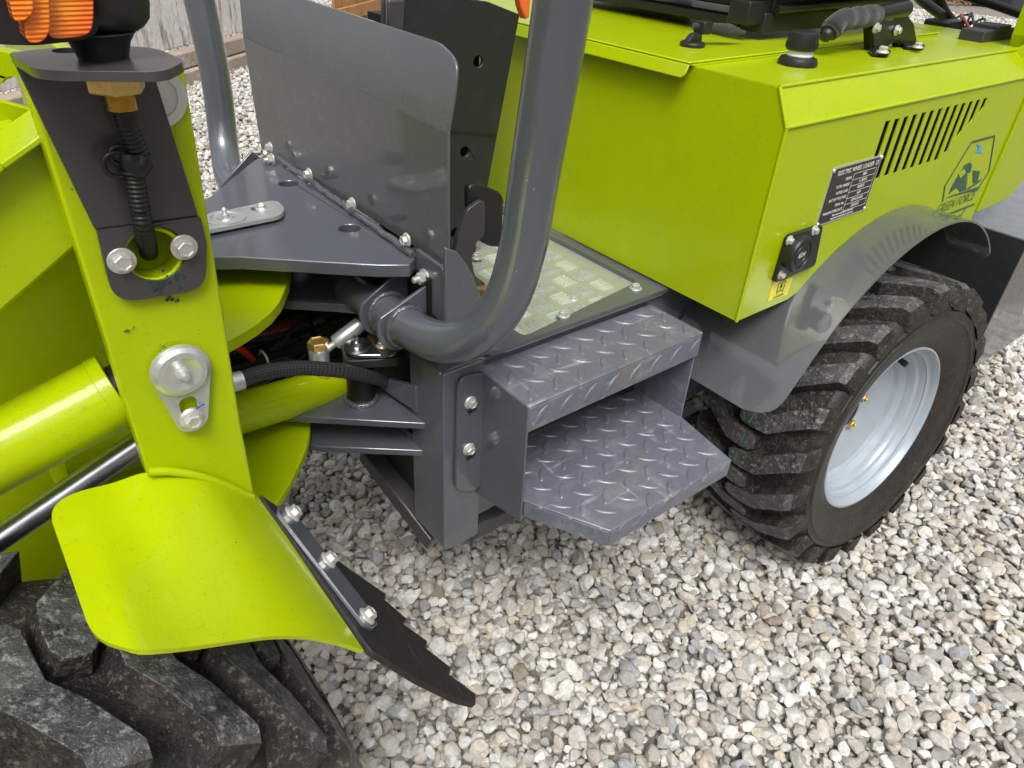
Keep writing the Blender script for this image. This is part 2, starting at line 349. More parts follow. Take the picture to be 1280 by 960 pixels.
# ------------------------------------------------------------------ diamond plate steps
def lozenge(b, c, u, v, n, L_=.0135, W=.0050, H=.0015):
    c, u, v, n = V(c), V(u).normalized(), V(v).normalized(), V(n).normalized(); N = 10; ring = []; top = []
    for i in range(N):
        a = 2*math.pi*i/N; x, y = math.cos(a), math.sin(a); y *= (1 - abs(x)**2*.25)
        ring.append(c + u*x*L_ + v*y*W); top.append(c + u*x*L_*.90 + v*y*W*.74 + n*H)
    b.add(ring + top + [c + n*H*1.1], [(i, (i + 1) % N, N + (i + 1) % N, N + i) for i in range(N)] + [(N + i, N + (i + 1) % N, 2*N) for i in range(N)])
def tread(b, o, u, v, n, lu, lv, poly=None, pitch=.030, off=0):
    o, u, v, n = V(o), V(u).normalized(), V(v).normalized(), V(n).normalized(); i = 0
    s = pitch/math.sqrt(2)
    d1 = (u*math.cos(math.radians(45)) + v*math.sin(math.radians(45))); d2 = n.cross(d1)
    s = .0275; N = int((lu + lv)/s) + 2
    for i in range(-N, N):
        for j in range(-N, N):
            w2 = d1*(i*s + off) + d2*(j*s); x, y = w2.dot(u), w2.dot(v)
            if not (.005 < x < lu - .005 and .004 < y < lv - .004): continue
            if poly and not poly(x, y): continue
            d = d1 if (i + j) % 2 else d2
            LL = .0088 if min(x, y, lu - x, lv - y) < .010 else .0154
            lozenge(b, o + u*x + v*y, d, n.cross(d), n, LL)
SX0, SX1, SXT = .4345, .739, .560
st = MB()      # upper tread: top and downturned front
YU, YB = .482, .579
st.plate([(SX0, YU, SXT), (SX1, YU, SXT), (SX1, YB, SXT), (SX0, YB, SXT)], (0, 0, -.004)); tread(st, (SX0, YU, SXT), X_, Y_, Z_, SX1 - SX0, YB - YU)
st.plate([(SX0, YU, SXT - .0035), (SX1, YU, SXT - .0035), (SX1, YU, SXT - .038), (SX0, YU, SXT - .038)], (0, .004, 0)); tread(st, (SX0, YU, SXT - .038), X_, Z_, -Y_, SX1 - SX0, .038)
UT = st.build('upper_step', 'step', LD, bevel=.0012)
b = MB(); b.plate([(SX0 + .002, YU + .006, SXT - .0385), (SX1 - .002, YU + .006, SXT - .0385), (SX1 - .002, YU + .022, SXT - .0385), (SX0 + .002, YU + .022, SXT - .0385)], (0, 0, .003)); b.build('folded_lip', 'step', UT)
# lower tread: both near corners chamfered
ZL = .416
lowp = [(.4365, .574, ZL), (.4365, .481, ZL), (.489, .381, ZL), (.719, .379, ZL), (.7375, .483, ZL), (.7375, .574, ZL)]
st = MB(); st.plate(lowp, (0, 0, -.004))
def inpoly(pts):
    def f(x, y):
        x += .43; y += .37; c = False
        for i in range(len(pts)):
            a, e = pts[i - 1], pts[i]
            if (a[1] > y) != (e[1] > y) and x < (e[0] - a[0])*(y - a[1])/(e[1] - a[1]) + a[0]: c = not c
        if not c: return False
        for i in range(len(pts)):
            a, e = V(pts[i - 1]), V(pts[i]); d = (e - a).normalized(); r = V((x, y, a.z)) - a; 
            if (r - d*r.dot(d)).length < .009 and 0 < r.dot(d) < (e - a).length: return False
        return True
    return f
tread(st, (.43, .37, ZL), X_, Y_, Z_, .37, .21, inpoly(lowp))
fA, fB, fC, fD = [V(p) for p in lowp[1:5]]
for a, e in ((fA, fB), (fB, fC), (fC, fD)):
    d = (e - a); L1 = d.length; d.normalize(); n_ = V((d.y, -d.x, 0)); 
    st.plate([a - Z_*.0035 + d*.001, e - Z_*.0035 - d*.001, e - Z_*.027 - d*.001, a - Z_*.027 + d*.001], -n_*.004); tread(st, a - Z_*.027, d, Z_, n_, L1, .027)
LT = st.build('lower_step', 'step', LD, bevel=.0012)
# side plates of the step box
b = MB()
b.plate([(.433, .579, SXT - .001), (.433, .482, SXT - .001), (.433, .480, .382), (.433, .579, .358)], (.003, 0, 0))
b.build('step_side_plate', 'grey', LD, bevel=.001)
b = MB()
b.plate([(.7378, .579, SXT - .004), (.7378, .485, SXT - .004), (.7378, .4835, ZL - .026), (.7378, .579, ZL - .05)], (-.003, 0, 0))
b.build('step_side_plate', 'step', LD, bevel=.001)
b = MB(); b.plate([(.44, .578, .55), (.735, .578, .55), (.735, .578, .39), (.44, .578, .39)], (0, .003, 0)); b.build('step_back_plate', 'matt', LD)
# slotted mounting flange
fl = rp([(0.397,0.571,0.5661), (0.4345,0.571,0.5569), (0.4378,0.571,0.3829), (0.4262,0.571,0.3717), (0.3949,0.571,0.3897)], [.022, 0, .004, .012, .012])
sl = []
for (x, y) in ((588, 505), (586, 563)): pass
b = MB(); h1 = circle((0.4177,0.571,0.5149), -Y_, .0075, 18, ry=.012); h2 = circle((0.4168,0.571,0.4403), -Y_, .0075, 18, ry=.012)
b.plate(fl, (0, -.004, 0), [h1, h2]); FL = b.build('mounting_flange', 'grey', LD, bevel=.001)
bolt((0.4147,0.567,0.5233), -Y_, FL, 'flange', .9); bolt((0.4138,0.567,0.451), -Y_, FL, 'flange', .9)

# ------------------------------------------------------------------ rear hood
YH = .45; ZB = .585; ZT = .873; XH = .76; XE = 1.462
hood = MB()
def slotset():
    hs_ = []; n = 13
    for i in range(n):
        x0 = 1.0 + i*(1.308 - .996)/12.5; z1 = .814; z0 = .733
        if i == 11: pass
        lim = .733 if i < 9 else .733 + (i - 8.3)*.0115*1.1 + (i - 9)*.003
        hs_.append([(x0 - .0065, YH, z1), (x0 + .0065, YH, z1), (x0 + .0065, YH, lim + (.012 if i > 9 else 0)), (x0 - .0065, YH, lim)])
    return hs_
side = []
C = (1.17, .283)
arc0, arc1 = 45, 163
ap = []
for i in range(25):
    a = math.radians(arc0 + (arc1 - arc0)*i/24); ap.append((1.125 + .3625*math.cos(a), YH, .307 + .3625*math.sin(a)))
ap = [p for p in ap if p[2] > ZB - .03 and p[0] < XE]
sidep = [(XE, YH, .832), (XH, YH, .833), (XH, YH, ZB)] + [(ap[-1][0] , YH, ZB)] + [p for p in ap[::-1] if p[2] > ZB] + [(XE, YH, .563)]
hood.plate(sidep, (0, .0015, 0), slotset())
hood_side = hood.build('hood_side_panel', 'lime', LD)
hb = MB()      # folded shell: chamfer, top rim and front panel
yt = .4715
hb.plate([(XH, YH, .8332), (XE - .03, YH, .8332), (XE - .06, yt, ZT), (XH, yt, ZT)], (0, .003, -.003))
hb.build('hood_chamfer', 'lime', LD)
hb = MB()
hb.plate([(XH - .0008, YH + .001, ZB + .0005), (XH - .0008, YH + .001, .833), (XH - .0008, yt + .001, ZT - .001), (XH - .0008, CY*2 - yt, ZT - .001), (XH - .0008, CY*2 - YH, .833), (XH - .0008, CY*2 - YH, ZB + .0005)], (.003, 0, 0))
hb.build('hood_front_panel', 'lime', LD)
hb = MB(); hb.plate([(XH, yt, ZT), (XE - .06, yt, ZT), (XE + .1, yt + .03, ZT), (XE + .1, CY*2 - yt, ZT), (XH, CY*2 - yt, ZT)], (0, 0, -.004)); hb.build('hood_top', 'lime', LD)
hb = MB(); hb.plate([(XE - .06, yt, ZT), (XE - .03, YH, .833), (XE, YH - .002, .833), (XE, YH - .002, .90)], (.002, .003, 0)); hb.build('hood_gusset', 'lime', LD)
for (p, q) in (((XH, YH, .833), (XH, yt, ZT)), ((XH, YH, ZB), (XH, YH, .833)), ((XH, YH, .8335), (XE - .03, YH, .8335)), ((XH, yt, ZT), (XE - .06, yt, ZT))):
    b = MB(); b.tube([p, q], .0024, 12); b.build('rounded_edge', 'lime', LD, smooth=60)
# raised lid on the hood top with folded front lip
lid = MB()
LZ = ZT + .006; Lx0 = XH - .012
lid.plate([(Lx0, .592, LZ), (1.42, .603, LZ), (1.42, 1.19, LZ), (Lx0, 1.19, LZ)], (0, 0, -.003))
lid.plate([(Lx0, .592, LZ - .003), (Lx0, 1.19, LZ - .003), (Lx0 - .006, 1.19, LZ - .019), (Lx0 - .006, .597, LZ - .019), (Lx0 - .005, .592, LZ - .014)], (.003, 0, 0))
lid.plate([(Lx0, .592, LZ - .003), (1.42, .603, LZ - .003), (1.42, .603, ZT - .001), (Lx0 + .012, .592, ZT - .001)], (0, .003, 0))
lid.build('hood_lid', 'lime', LD, bevel=.0015)
# inside of the vents: dark core with a honeycomb of fins
b = MB(); b.plate([(.97, YH + .03, .71), (1.42, YH + .03, .71), (1.42, YH + .03, .83), (.97, YH + .03, .83)], (0, .003, 0))
for i in range(60): b.obox((.97, YH + .022, .712 + i*.002), (1.42, YH + .022, .712 + i*.002), .004, .0006)
b.build('vent_screen', 'matt', LD)
b = MB()
for i in range(17):
    x0 = .985 + i*.0251; b.obox((x0 - .01, YH + .012, .725), (x0 + .02, YH + .012, .82), .003, .002, (0, 1, 0))
b.build('radiator_fins', 'dark', LD)
# water/brake filler caps, round twist cap
def cap(p, r, parent=LD):
    c = MB(); c.lathe([(r*1.32, 0), (r*1.34, .004), (r*1.2, .009), (r*.9, .011)], p, seg=40); o = c.build('filler_cap', 'plastic', parent, smooth=35)
    c = MB(); c.lathe([(r*.86, .010), (r*.88, .012), (r*.84, .014), (r*.88, .016), (r*.84, .018), (r*.84, .022)], p, seg=36); c.build('filler_neck', 'white', o, smooth=30)
    c = MB(); c.lathe([(r*1.0, .018), (r*1.05, .020), (r*1.03, .034), (r*.98, .038), (r*.8, .0395), (0, .0385)], p, seg=40)
    for i in range(22):
        a = 2*math.pi*i/22; q = V(p) + V((math.cos(a), math.sin(a), 0))*r*1.04; c.obox(q + Z_*.021, q + Z_*.027, .0022, .0016, (math.cos(a), math.sin(a), 0))
    c.build('screw_cap', 'plastic', o, smooth=35); return o
cap((0.9045,0.5445,0.873), .0185)
b = MB(); kp = V((0.8433,0.668,0.879)); b.lathe([(.017, 0), (.017, .004), (.015, .006), (.012, .006)], kp, seg=32)
b.plate(rp([kp + V((-.015, -.004, .005)), kp + V((.015, -.004, .005)), kp + V((.011, -.004, .016)), kp + V((-.003, -.004, .0165)), kp + V((-.011, -.004, .010))], .005), (0, .009, 0))
b.build('twist_cap', 'plastic', LD, bevel=.0012)

# ------------------------------------------------------------------ nameplate and decals on the hood side
def yplane(x, z, off=0): return Matrix(((1, 0, 0, x), (0, 0, 1 if False else 0, 0), (0, 1, 0, z), (0, 0, 0, 1)))
def ym(x, z, y): # text plane facing -Y
    return Matrix.Translation((x, y, z)) @ Matrix.Rotation(math.pi/2, 4, 'X')
NP = MB(); NP.plate([(.891, YH, .689), (1.016, YH, .689), (1.016, YH, .768), (.891, YH, .768)], (0, -.0012, 0)); np_ = NP.build('nameplate', 'silver', LD, label='black metal rating plate with silver rim riveted above the fender')
b = MB(); b.plate([(.8935, YH - .0012, .6915), (1.0135, YH - .0012, .6915), (1.0135, YH - .0012, .7655), (.8935, YH - .0012, .7655)], (0, -.0004, 0)); b.build('plate_face', 'label', np_)
ty = YH - .0017
text('lettering', 'ELECTRIC WHEEL LOADER  CE', .0088, ym(.9585, .7585, ty), 'print', np_, sx=.86)
rows = [('MODEL', '804'), ('TOTAL WEIGHT', '1130KG'), ('RATED LOAD', '400KG'), ('BATTERY VOLTAGE', '60V'), ('SERIAL No.', 'GPALB1018'), ('MANUFACTURE DATE', '2024.07')]
for i, (a, c) in enumerate(rows):
    z = .7475 - i*.0086; text('lettering', a, .0056, ym(.947, z, ty), 'print', np_, align='RIGHT', sx=.85); text('lettering', c, .0062, ym(.980, z, ty), 'print', np_)
text('lettering', 'Warranty void if plate removed', .0042, ym(.952, .6985, ty), 'print', np_); text('lettering', 'Read the manual before operation', .0042, ym(.952, .6942, ty), 'print', np_)
b = MB()
for i in range(7): b.obox((.951, ty, .7518 - i*.0086), (1.009, ty, .7518 - i*.0086), .0002, .0005, (0, 0, 1))
for x in (.951, 1.009): b.obox((x, ty, .7002), (x, ty, .7518), .0002, .0005, (1, 0, 0))
b.build('ruled_box', 'print', np_)
for p in ((.894, .6925), (1.013, .6925), (.894, .7645), (1.013, .7645)):
    c = MB(); c.lathe([(.0030, 0), (.0028, .001), (.0016, .0018), (0, .0019)], (p[0], YH - .0015, p[1]), -Y_, 14); c.build('rivet', 'silver', np_, smooth=50)
# charge socket
soc = [(.820, YH, .637), (.905, YH, .637), (.905, YH, .702), (.820, YH, .702)]
SK = MB(); SK.plate(rp([(0.8174,0.45,0.628), (0.913,0.45,0.6301), (0.9001,0.45,0.6926), (0.8201,0.45,0.6939)], .007), (0, -.007, 0)); sk = SK.build('charge_socket', 'plastic', LD, bevel=.0015, label='black round charging socket with a 60V cap')
sc_ = V((0.839,0.432,0.6688)); SR = .0235
c = MB(); c.lathe([(SR*.95, 0), (SR*.98, .006), (SR*1.04, .008), (SR*1.04, .013), (SR*.97, .0155), (SR*.80, .0157), (SR*.78, .0145), (SR*.62, .0145), (SR*.60, .0157), (SR*.44, .0157), (SR*.42, .0147), (0, .0147)], (sc_.x, YH - .006, sc_.z), -Y_, 56); cp = c.build('socket_cap', 'plastic', sk, smooth=30)
text('lettering', '60V', .010, ym(sc_.x, sc_.z, YH - .006 - .0151), 'print', sk)
for px in ((987, 302), (1017, 286), (975, 342)):
    q = {(987, 302): (0.8235,0.443,0.687), (1017, 286): (0.8792,0.443,0.6893), (975, 342): (0.8258,0.443,0.6392)}[px]
    bolt(q, -Y_, sk, 'small', 1.0)
c = MB(); c.lathe([(.003, 0), (.003, .0012), (.0018, .0012), (.0018, .0002), (0, .0002)], (0.8473,0.443,0.6861), -Y_, 16); c.build('hinge_pin', 'silver', sk)
# yellow charging sticker
sy = MB(); stp = [(0.8231,0.4498,0.6266), (0.8722,0.4498,0.621), (0.8713,0.4498,0.5943), (0.8233,0.4498,0.5966)]; sy.plate(stp, (0, -.0004, 0)); ys = sy.build('charging_sticker', 'yellow', LD, label='yellow sticker with charging symbol under the socket')
s0 = sum((V(p) for p in stp), V())/4; ex = (V(stp[1]) - V(stp[0])).normalized(); 
b = MB(); yy = YH - .0008
for (x0, z0, x1, z1) in ((-.008, .010, .008, .010), (-.008, .010, -.008, -.003), (.008, .010, .008, -.003), (-.008, -.003, .008, -.003), (-.005, -.003, -.007, -.007), (.005, -.003, .007, -.007), (-.007, .013, .009, .013)):
    b.obox((s0.x + x0, yy, s0.z + z0), (s0.x + x1, yy, s0.z + z1), .0003, .0012, (.01, 0, 1) if x0 != x1 else (1, 0, 0))
b.plate([(s0.x - .001, yy, s0.z + .008), (s0.x + .003, yy, s0.z + .008), (s0.x + .001, yy, s0.z + .004), (s0.x + .004, yy, s0.z + .004), (s0.x - .003, yy, s0.z - .002), (s0.x - .0005, yy, s0.z + .002), (s0.x - .003, yy, s0.z + .002)], (0, -.0002, 0))
b.build('charging_symbol', 'inkb', ys); text('lettering', 'CHARGING', .0048, ym(s0.x, s0.z - .011, yy), 'inkb', ys)
# machine decal: framed print of a loader, lettering below
DC = empty('machine_decal'); DC.parent = LD; DC['label'] = 'dark green outline decal of a loader with the words GREEN FORCE'
def line(b, pts, wd, y=YH - .0006, closed=False):
    P = [V((p[0], y, p[2])) for p in pts]
    if closed: P.append(P[0])
    for i in range(len(P) - 1): b.obox(P[i], P[i + 1], .0003, wd, (P[i + 1] - P[i]).cross(V((0, 1, 0))))
b = MB(); line(b, [(1.2924,0.45,0.6504), (1.2755,0.45,0.6805), (1.3128,0.45,0.7449), (1.402,0.45,0.7437), (1.4462,0.45,0.6774), (1.4312,0.45,0.6527)], .0035); b.build('frame_line', 'ink', DC)
b = MB(); b.plate([(1.2994,0.4496,0.6548), (1.3215,0.4496,0.6563), (1.4338,0.4496,0.6524), (1.4305,0.4496,0.6457), (1.3556,0.4496,0.6517)], (0, -.0003, 0))
b.plate([(1.3062,0.4496,0.6604), (1.304,0.4496,0.6731), (1.3112,0.4496,0.688), (1.3231,0.4496,0.7074), (1.3396,0.4496,0.7089), (1.3544,0.4496,0.7026), (1.3606,0.4496,0.6895), (1.3495,0.4496,0.6818), (1.3758,0.4496,0.6566), (1.3512,0.4496,0.6567), (1.3296,0.4496,0.6673), (1.3164,0.4496,0.6655)], (0, -.0003, 0))
b.plate([(1.3684,0.4496,0.691), (1.403,0.4496,0.6843), (1.4124,0.4496,0.6645), (1.393,0.4496,0.6649)], (0, -.0003, 0)); line(b, [(1.3791,0.45,0.6573), (1.4257,0.45,0.6651)], .004, YH - .0008)
b.build('machine_print', 'ink', DC)
b = MB(); b.plate([(1.3099,0.4492,0.695), (1.3255,0.4492,0.7005), (1.3396,0.4492,0.6916), (1.3252,0.4492,0.6845)], (0, -.0003, 0)); b.plate([(1.3466,0.4492,0.6905), (1.3675,0.4492,0.6845), (1.3775,0.4492,0.6704), (1.3675,0.4492,0.6679)], (0, -.0003, 0)); b.build('print_gap', 'lime', DC)
b = MB(); b.plate([(1.3379,0.4496,0.7391), (1.3616,0.4496,0.7333), (1.3604,0.4496,0.7283), (1.38,0.4496,0.7176), (1.3452,0.4496,0.7251), (1.352,0.4496,0.7307)], (0, -.0003, 0)); b.build('blue_mark', 'skyb', DC)
g0, g1 = V((1.2789,0.45,0.6392)), V((1.4385,0.45,0.6384))
M['inkl'] = mat('olive_print', (.10, .20, .05), .5)
text('lettering', 'GREEN FORCE', .0245, ym((g0.x + g1.x)/2 - .006, (g0.z + g1.z)/2 - .0015, YH - .0007), 'inkl', DC, shear=.2, sx=.92)
b = MB(); line(b, [(1.283,0.45,0.6202), (1.4447,0.45,0.618)], .0035); line(b, [(1.3065,0.45,0.6198), (1.3201,0.45,0.607), (1.4014,0.45,0.6054), (1.4098,0.45,0.6171)], .0035); b.build('underline', 'ink', DC)

# ------------------------------------------------------------------ rear uprights, counterweight
b = MB(); b.plate(rp([(XE + .004, YH - .004, .60), (XE + .15, YH - .004, .60), (XE + .20, YH - .004, .66), (XE + .20, YH - .004, 1.3), (XE - .055, YH - .004, 1.3), (XE - .03, YH - .004, .89), (XE + .004, YH - .004, .82)], [.002, .03, .03, 0, 0, .002, .002]), (0, .05, 0)); b.build('rear_upright', 'lime', LD, bevel=.003)
b = MB(); b.box((1.5185, .362, .262), (1.95, 1.43, .562)); cw = b.build('counterweight', 'sheet', LD, bevel=.004)
b = MB(); b.plate([(1.514, .3615, .2615), (1.514, 1.4305, .2615), (1.514, 1.4305, .5625), (1.514, .3615, .5625)], (.004, 0, 0)); b.build('mud_guard', 'matt', LD, bevel=.001)
# fender over the rear wheel: rolled strip with a flat front tail
FR = .362; yi, yo = YH - .001, .374; FCN = (1.125, .307)
prof = []
for i in range(31):
    a = math.radians(40 + (140 - 40)*i/30); prof.append((FCN[0] + FR*math.cos(a), FCN[1] + FR*math.sin(a)))
px, pz = prof[-1]; ta = math.radians(140 + 90); prof.append((px + .11*math.cos(ta), pz + .11*math.sin(ta)))
b = MB(); vs = []; fs = []; N = len(prof); W = 8
ts = [0]
for i in range(1, N): ts.append(ts[-1] + math.hypot(prof[i][0] - prof[i - 1][0], prof[i][1] - prof[i - 1][1]))
# resample with rounded free corners
tot = ts[-1]; K = 90; rows_ = []
for k in range(K + 1):
    t = tot*k/K; i = min(max(j for j in range(N) if ts[j] <= t + 1e-9), N - 2); u = (t - ts[i])/(ts[i + 1] - ts[i]); x = prof[i][0]*(1 - u) + prof[i + 1][0]*u; z = prof[i][1]*(1 - u) + prof[i + 1][1]*u
    wt = yi + .13*min(1, max(0, (t - tot*.66)/(tot*.10))); edge = min(t, tot - t); rc = .040; o = 0
    if edge < rc: o = rc - math.sqrt(max(0, rc*rc - (rc - edge)**2))
    rows_.append((x, z, yo + o, wt))
for (x, z, y0, y1) in rows_:
    for j in range(W + 1): vs.append((x, y0 + (y1 - y0)*j/W, z))
for k in range(K):
    for j in range(W): a = k*(W + 1) + j; fs.append((a, a + W + 1, a + W + 2, a + 1))
b.add(vs, fs); fo = b.build('rear_fender', 'sheet', LD, smooth=60); sm = fo.modifiers.new('thick', 'SOLIDIFY'); sm.thickness = .003; sm.offset = 0; es = fo.modifiers.new('split', 'EDGE_SPLIT'); es.split_angle = math.radians(50)

# ------------------------------------------------------------------ wheels
def make_tyre(parent, ph0):
    T = MB(); R1 = .268
    prof = [(.150, -.070), (.160, -.086), (.172, -.096), (.195, -.105), (.215, -.1085), (.2215, -.1100), (.2235, -.1125), (.2275, -.1125), (.2295, -.1100), (.236, -.1095), (.2375, -.1110), (.2395, -.1110), (.241, -.1085), (.252, -.103), (.260, -.092), (R1 - .003, -.06), (R1, -.02)]
    prof = prof + [(r, -h) for (r, h) in prof[::-1]]
    T.lathe(prof, (0, 0, 0), (0, 1, 0), 132, 0, ref=(1, 0, 0)); T.f = T.f[:-2]; T.mi = T.mi[:-2]
    # which rings are sidewall
    nf = 132
    for i in range(len(prof) - 1):
        side_ = abs(prof[i][1]) > .0925 or prof[i][0] < .25
        if side_: 
            for k in range(nf): T.mi[i*nf + k] = 1
    n = 22
    stn = [(-.1125, .247, .252, 0.3, 7.0), (-.1085, .250, .279, 0, 7.4), (-.098, .254, .286, .6, 8.2), (-.060, .262, .288, 5.6, 13.2), (-.036, .265, .2885, 9.6, 16.8), (-.006, .266, .2895, 10.4, 17.2), (.012, .266, .2895, 10.8, 16.9), (.022, .266, .289, 12.2, 15.6)]
    for sgn in (1, -1):
        for i in range(n):
            ph = ph0 + i*360/n + (0 if sgn == 1 else 180/n); jit = (random.random() - .5)*.5; vs = []
            for (t, rb, rt, a0, a1) in stn:
                for (a, r, e) in ((a0 - 1.3, rb - .004, 0), (a0, rt, 0), (a1, rt, 0), (a1 + 1.3, rb - .004, 0)):
                    an = math.radians(ph + jit + a); vs.append((r*math.cos(an), t*sgn, r*math.sin(an)))
            fs = []; mi = []
            for k in range(len(stn) - 1):
                for j in range(3): fs.append((k*4 + j, k*4 + j + 1, k*4 + 4 + j + 1, k*4 + 4 + j)); mi.append(2 if (j == 1 and k > 0) else 0)
            fs.append((0, 1, 2, 3)); mi.append(0); e = (len(stn) - 1)*4; fs.append((e + 3, e + 2, e + 1, e)); mi.append(0)
            if sgn == -1: fs = [f[::-1] for f in fs]
            T.add(vs, fs); T.mi[-len(fs):] = mi
    me = T.mesh('tyre', ['rubber', 'side', 'tread'])
    bm = bmesh.new(); bm.from_mesh(me); bmesh.ops.recalc_face_normals(bm, faces=bm.faces); bm.to_mesh(me); bm.free()
    return me
def make_rim():
    r = MB()
    prof = [(.150, -.076), (.158, -.078), (.1635, -.084), (.1660, -.0885), (.1655, -.0915), (.1615, -.0920), (.1585, -.088), (.1560, -.080), (.1520, -.076), (.1480, -.071), (.1460, -.064), (.1400, -.060), (.1375, -.055), (.1365, -.046), (.1310, -.040), (.1275, -.036), (.1255, -.028), (.119, -.0275), (.085, -.021), (.068, -.015), (.060, -.010), (0, -.010)]
    r.lathe(prof, (0, 0, 0), (0, 1, 0), 96, ref=(1, 0, 0)); r.f.pop(-1); r.mi.pop(); return r
tyre_me = make_tyre(None, 153.5 - 3.7)
smooth_by_angle(tyre_me, 28)
rim_me = make_rim().mesh('rim'); rim_me.materials.append(M['rim']); smooth_by_angle(rim_me, 22)
def make_wheel(center, yaw, roll, scale, spin, label):
    w_ = empty('wheel', center); w_.parent = LD; w_.rotation_euler = Euler((math.radians(roll), 0, math.radians(yaw)), 'XYZ'); w_.scale = (scale,)*3; w_['label'] = label
    t = link('tyre', tyre_me, w_)
    if yaw != 180: bv = t.modifiers.new('bevel', 'BEVEL'); bv.width = .0028; bv.segments = 2; bv.limit_method = 'ANGLE'; bv.angle_limit = math.radians(38)
    t.rotation_euler[1] = -math.radians(spin)
    r = link('rim', rim_me, w_)
    for i in range(5):
        a = 2*math.pi*i/5 + .35
        n_ = link('wheel_nut', _bolt_brass(), w_); n_.matrix_local = Matrix.Translation((.047*math.cos(a), -.0115, .047*math.sin(a))) @ Matrix.Rotation(math.pi/2, 4, 'X')
    h = MB(); h.lathe([(.036, -.010), (.036, -.016), (.030, -.020), (0, -.020)], (0, 0, 0), (0, 1, 0), 40); h.build('hub_cap', 'dark', w_, smooth=30)
    v = MB(); a = math.radians(75); v.lathe([(.0068, 0), (.0068, .014), (.0055, .018), (.0055, .032), (.0060, .033), (.0055, .040), (0, .040)], (.135*math.cos(a), -.040, .135*math.sin(a)), (-.25*math.cos(a), -1, -.25*math.sin(a)), 14); vs_ = v.build('valve_stem', 'cable', w_, smooth=40)
    return w_
def _bolt_brass():
    if 'brass' not in _bolt:
        b = MB(); b.lathe([(.0095, 0), (.0095, .001), (.007, .002)], (0, 0, 0), seg=22); b.lathe([(.0082, .001), (.0082, .009), (.0072, .010), (.005, .010)], (0, 0, 0), seg=6); b.lathe([(.0045, .008), (.0045, .014), (.0038, .015), (0, .015)], (0, 0, 0), seg=14)
        me = b.mesh('wheel_nut'); me.materials.append(M['brass']); smooth_by_angle(me, 32); _bolt['brass'] = me
    return _bolt['brass']
nrm = V((math.sin(math.radians(-4)), -math.cos(math.radians(-4)), .07)).normalized()
rc = V((1.17, .355, .283)) - nrm*.088
def chalk(w_):
    for (a0, a1) in ((145.5, 149), (153.5, 157), (161.5, 166), (170, 174), (178, 182)):
        m_ = MB(); t0, t1 = -.004 + (a0 - 160)*.0004, -.004 + (a1 - 160)*.0004; vs = []
        for k in range(5):
            a = math.radians(a0 + (a1 - a0)*k/4); t = t0 + (t1 - t0)*k/4
            for e in (-.0011, .0011): vs.append((.2903*math.cos(a), t + e, .2903*math.sin(a)))
        m_.add(vs, [(2*k, 2*k + 1, 2*k + 3, 2*k + 2) for k in range(4)]); m_.build('chalk_line', 'green', w_)
WR = make_wheel(rc, -4, -4, .975, 0, 'rear wheel with pale grey rim and muddy lugged tyre'); chalk(WR)
WF = make_wheel((-.16, .44, .300), 0, 0, 1.045, 63.2 - 153.5 + 360/22*6 + .0, 'front wheel with muddy lugged tyre under the green fender')
for yy_, zz_ in ((1.347, .283),): make_wheel((1.17, yy_, zz_), 180, 0, 1.0, 0, 'far side rear wheel'); make_wheel((-.16, 1.35, .300), 180, 0, 1.045, 40, 'far side front wheel')
b = MB(); b.tube([(1.17, .50, .283), (1.17, 1.29, .283)], .05, 24); b.build('axle', 'dark', LD, smooth=40)

# ------------------------------------------------------------------ front cowl sheet, hinge plates
ZH = .68
cw_ = MB()
def cowl_pt(y, z):      # slight fold line, upper half leans back
    return z
fold = [(.41, 1.150, .84), (.41, .612, .832)]
b = MB()
xl, xu = .412, .420
lowq = [(xl, 1.145, .681), (xl, .612, .684), (xl, .612, .833), (xl, 1.153, .842)]
b.plate(lowq, (.003, 0, 0))
upq = [(xl, 1.153, .842), (xl, .612, .833), (0.422,0.6115,0.8815), (0.426,0.6189,0.8988), (0.429,0.6543,0.9082), (0.434,1.0034,0.9107), (0.436,1.2043,0.9252)]
b.plate(rp(upq, [0, 0, .03, .02, .012, .002, .002]), (.003, 0, 0)); b.build('cowl_sheet', 'sheet', LD, bevel=.0006, label='wide grey painted front cowl sheet with a shallow fold')
# hinge top plate (triangle) with two holes and pin keeper
tri = [(0.4001,0.6621,0.68), (0.4096,1.1152,0.68), (0.3805,1.0937,0.68), (0.2703,0.9709,0.68), (0.1428,0.9062,0.68), (0.171,0.8035,0.68), (0.234,0.7672,0.68), (0.3035,0.709,0.68), (0.3524,0.6687,0.68), (0.3844,0.6488,0.68)]
hA = circle((0.3775,0.78,0.68), Z_, .0135, 22); hB = circle((0.3816,0.9707,0.68), Z_, .0135, 22)
b = MB(); b.plate(tri, (0, 0, -.016), [hA, hB]); HP = b.build('hinge_top_plate', 'grey', LD, bevel=.0015)
e0, e1 = V((0.4113,1.1085,0.684)), V((0.3986,0.663,0.684))
b = MB(); pp = [e0.lerp(e1, i/40) + V((random.uniform(-.001, .001), 0, random.uniform(-.001, .001))) for i in range(41)]; b.tube(pp, .0045, 10); b.build('weld_bead', 'weld', HP, smooth=60)
for px in (0, 1, 2, 3):
    q = [(0.402,1.0674,0.7031), (0.402,0.9338,0.701), (0.402,0.8088,0.6983), (0.402,0.6766,0.6971)][px]
    bolt((q[0] - .004, q[1], q[2]), V((-1, 0, 0)), LD, 'flange', .85)
    c = MB(); c.tube([(.414, q[1], q[2]), (.428, q[1], q[2])], .0036, 14); c.lathe([(.0075, 0), (.0075, .006)], (.416, q[1], q[2]), (1, 0, 0), 6); c.build('bolt_end', 'bolt', LD, smooth=35)
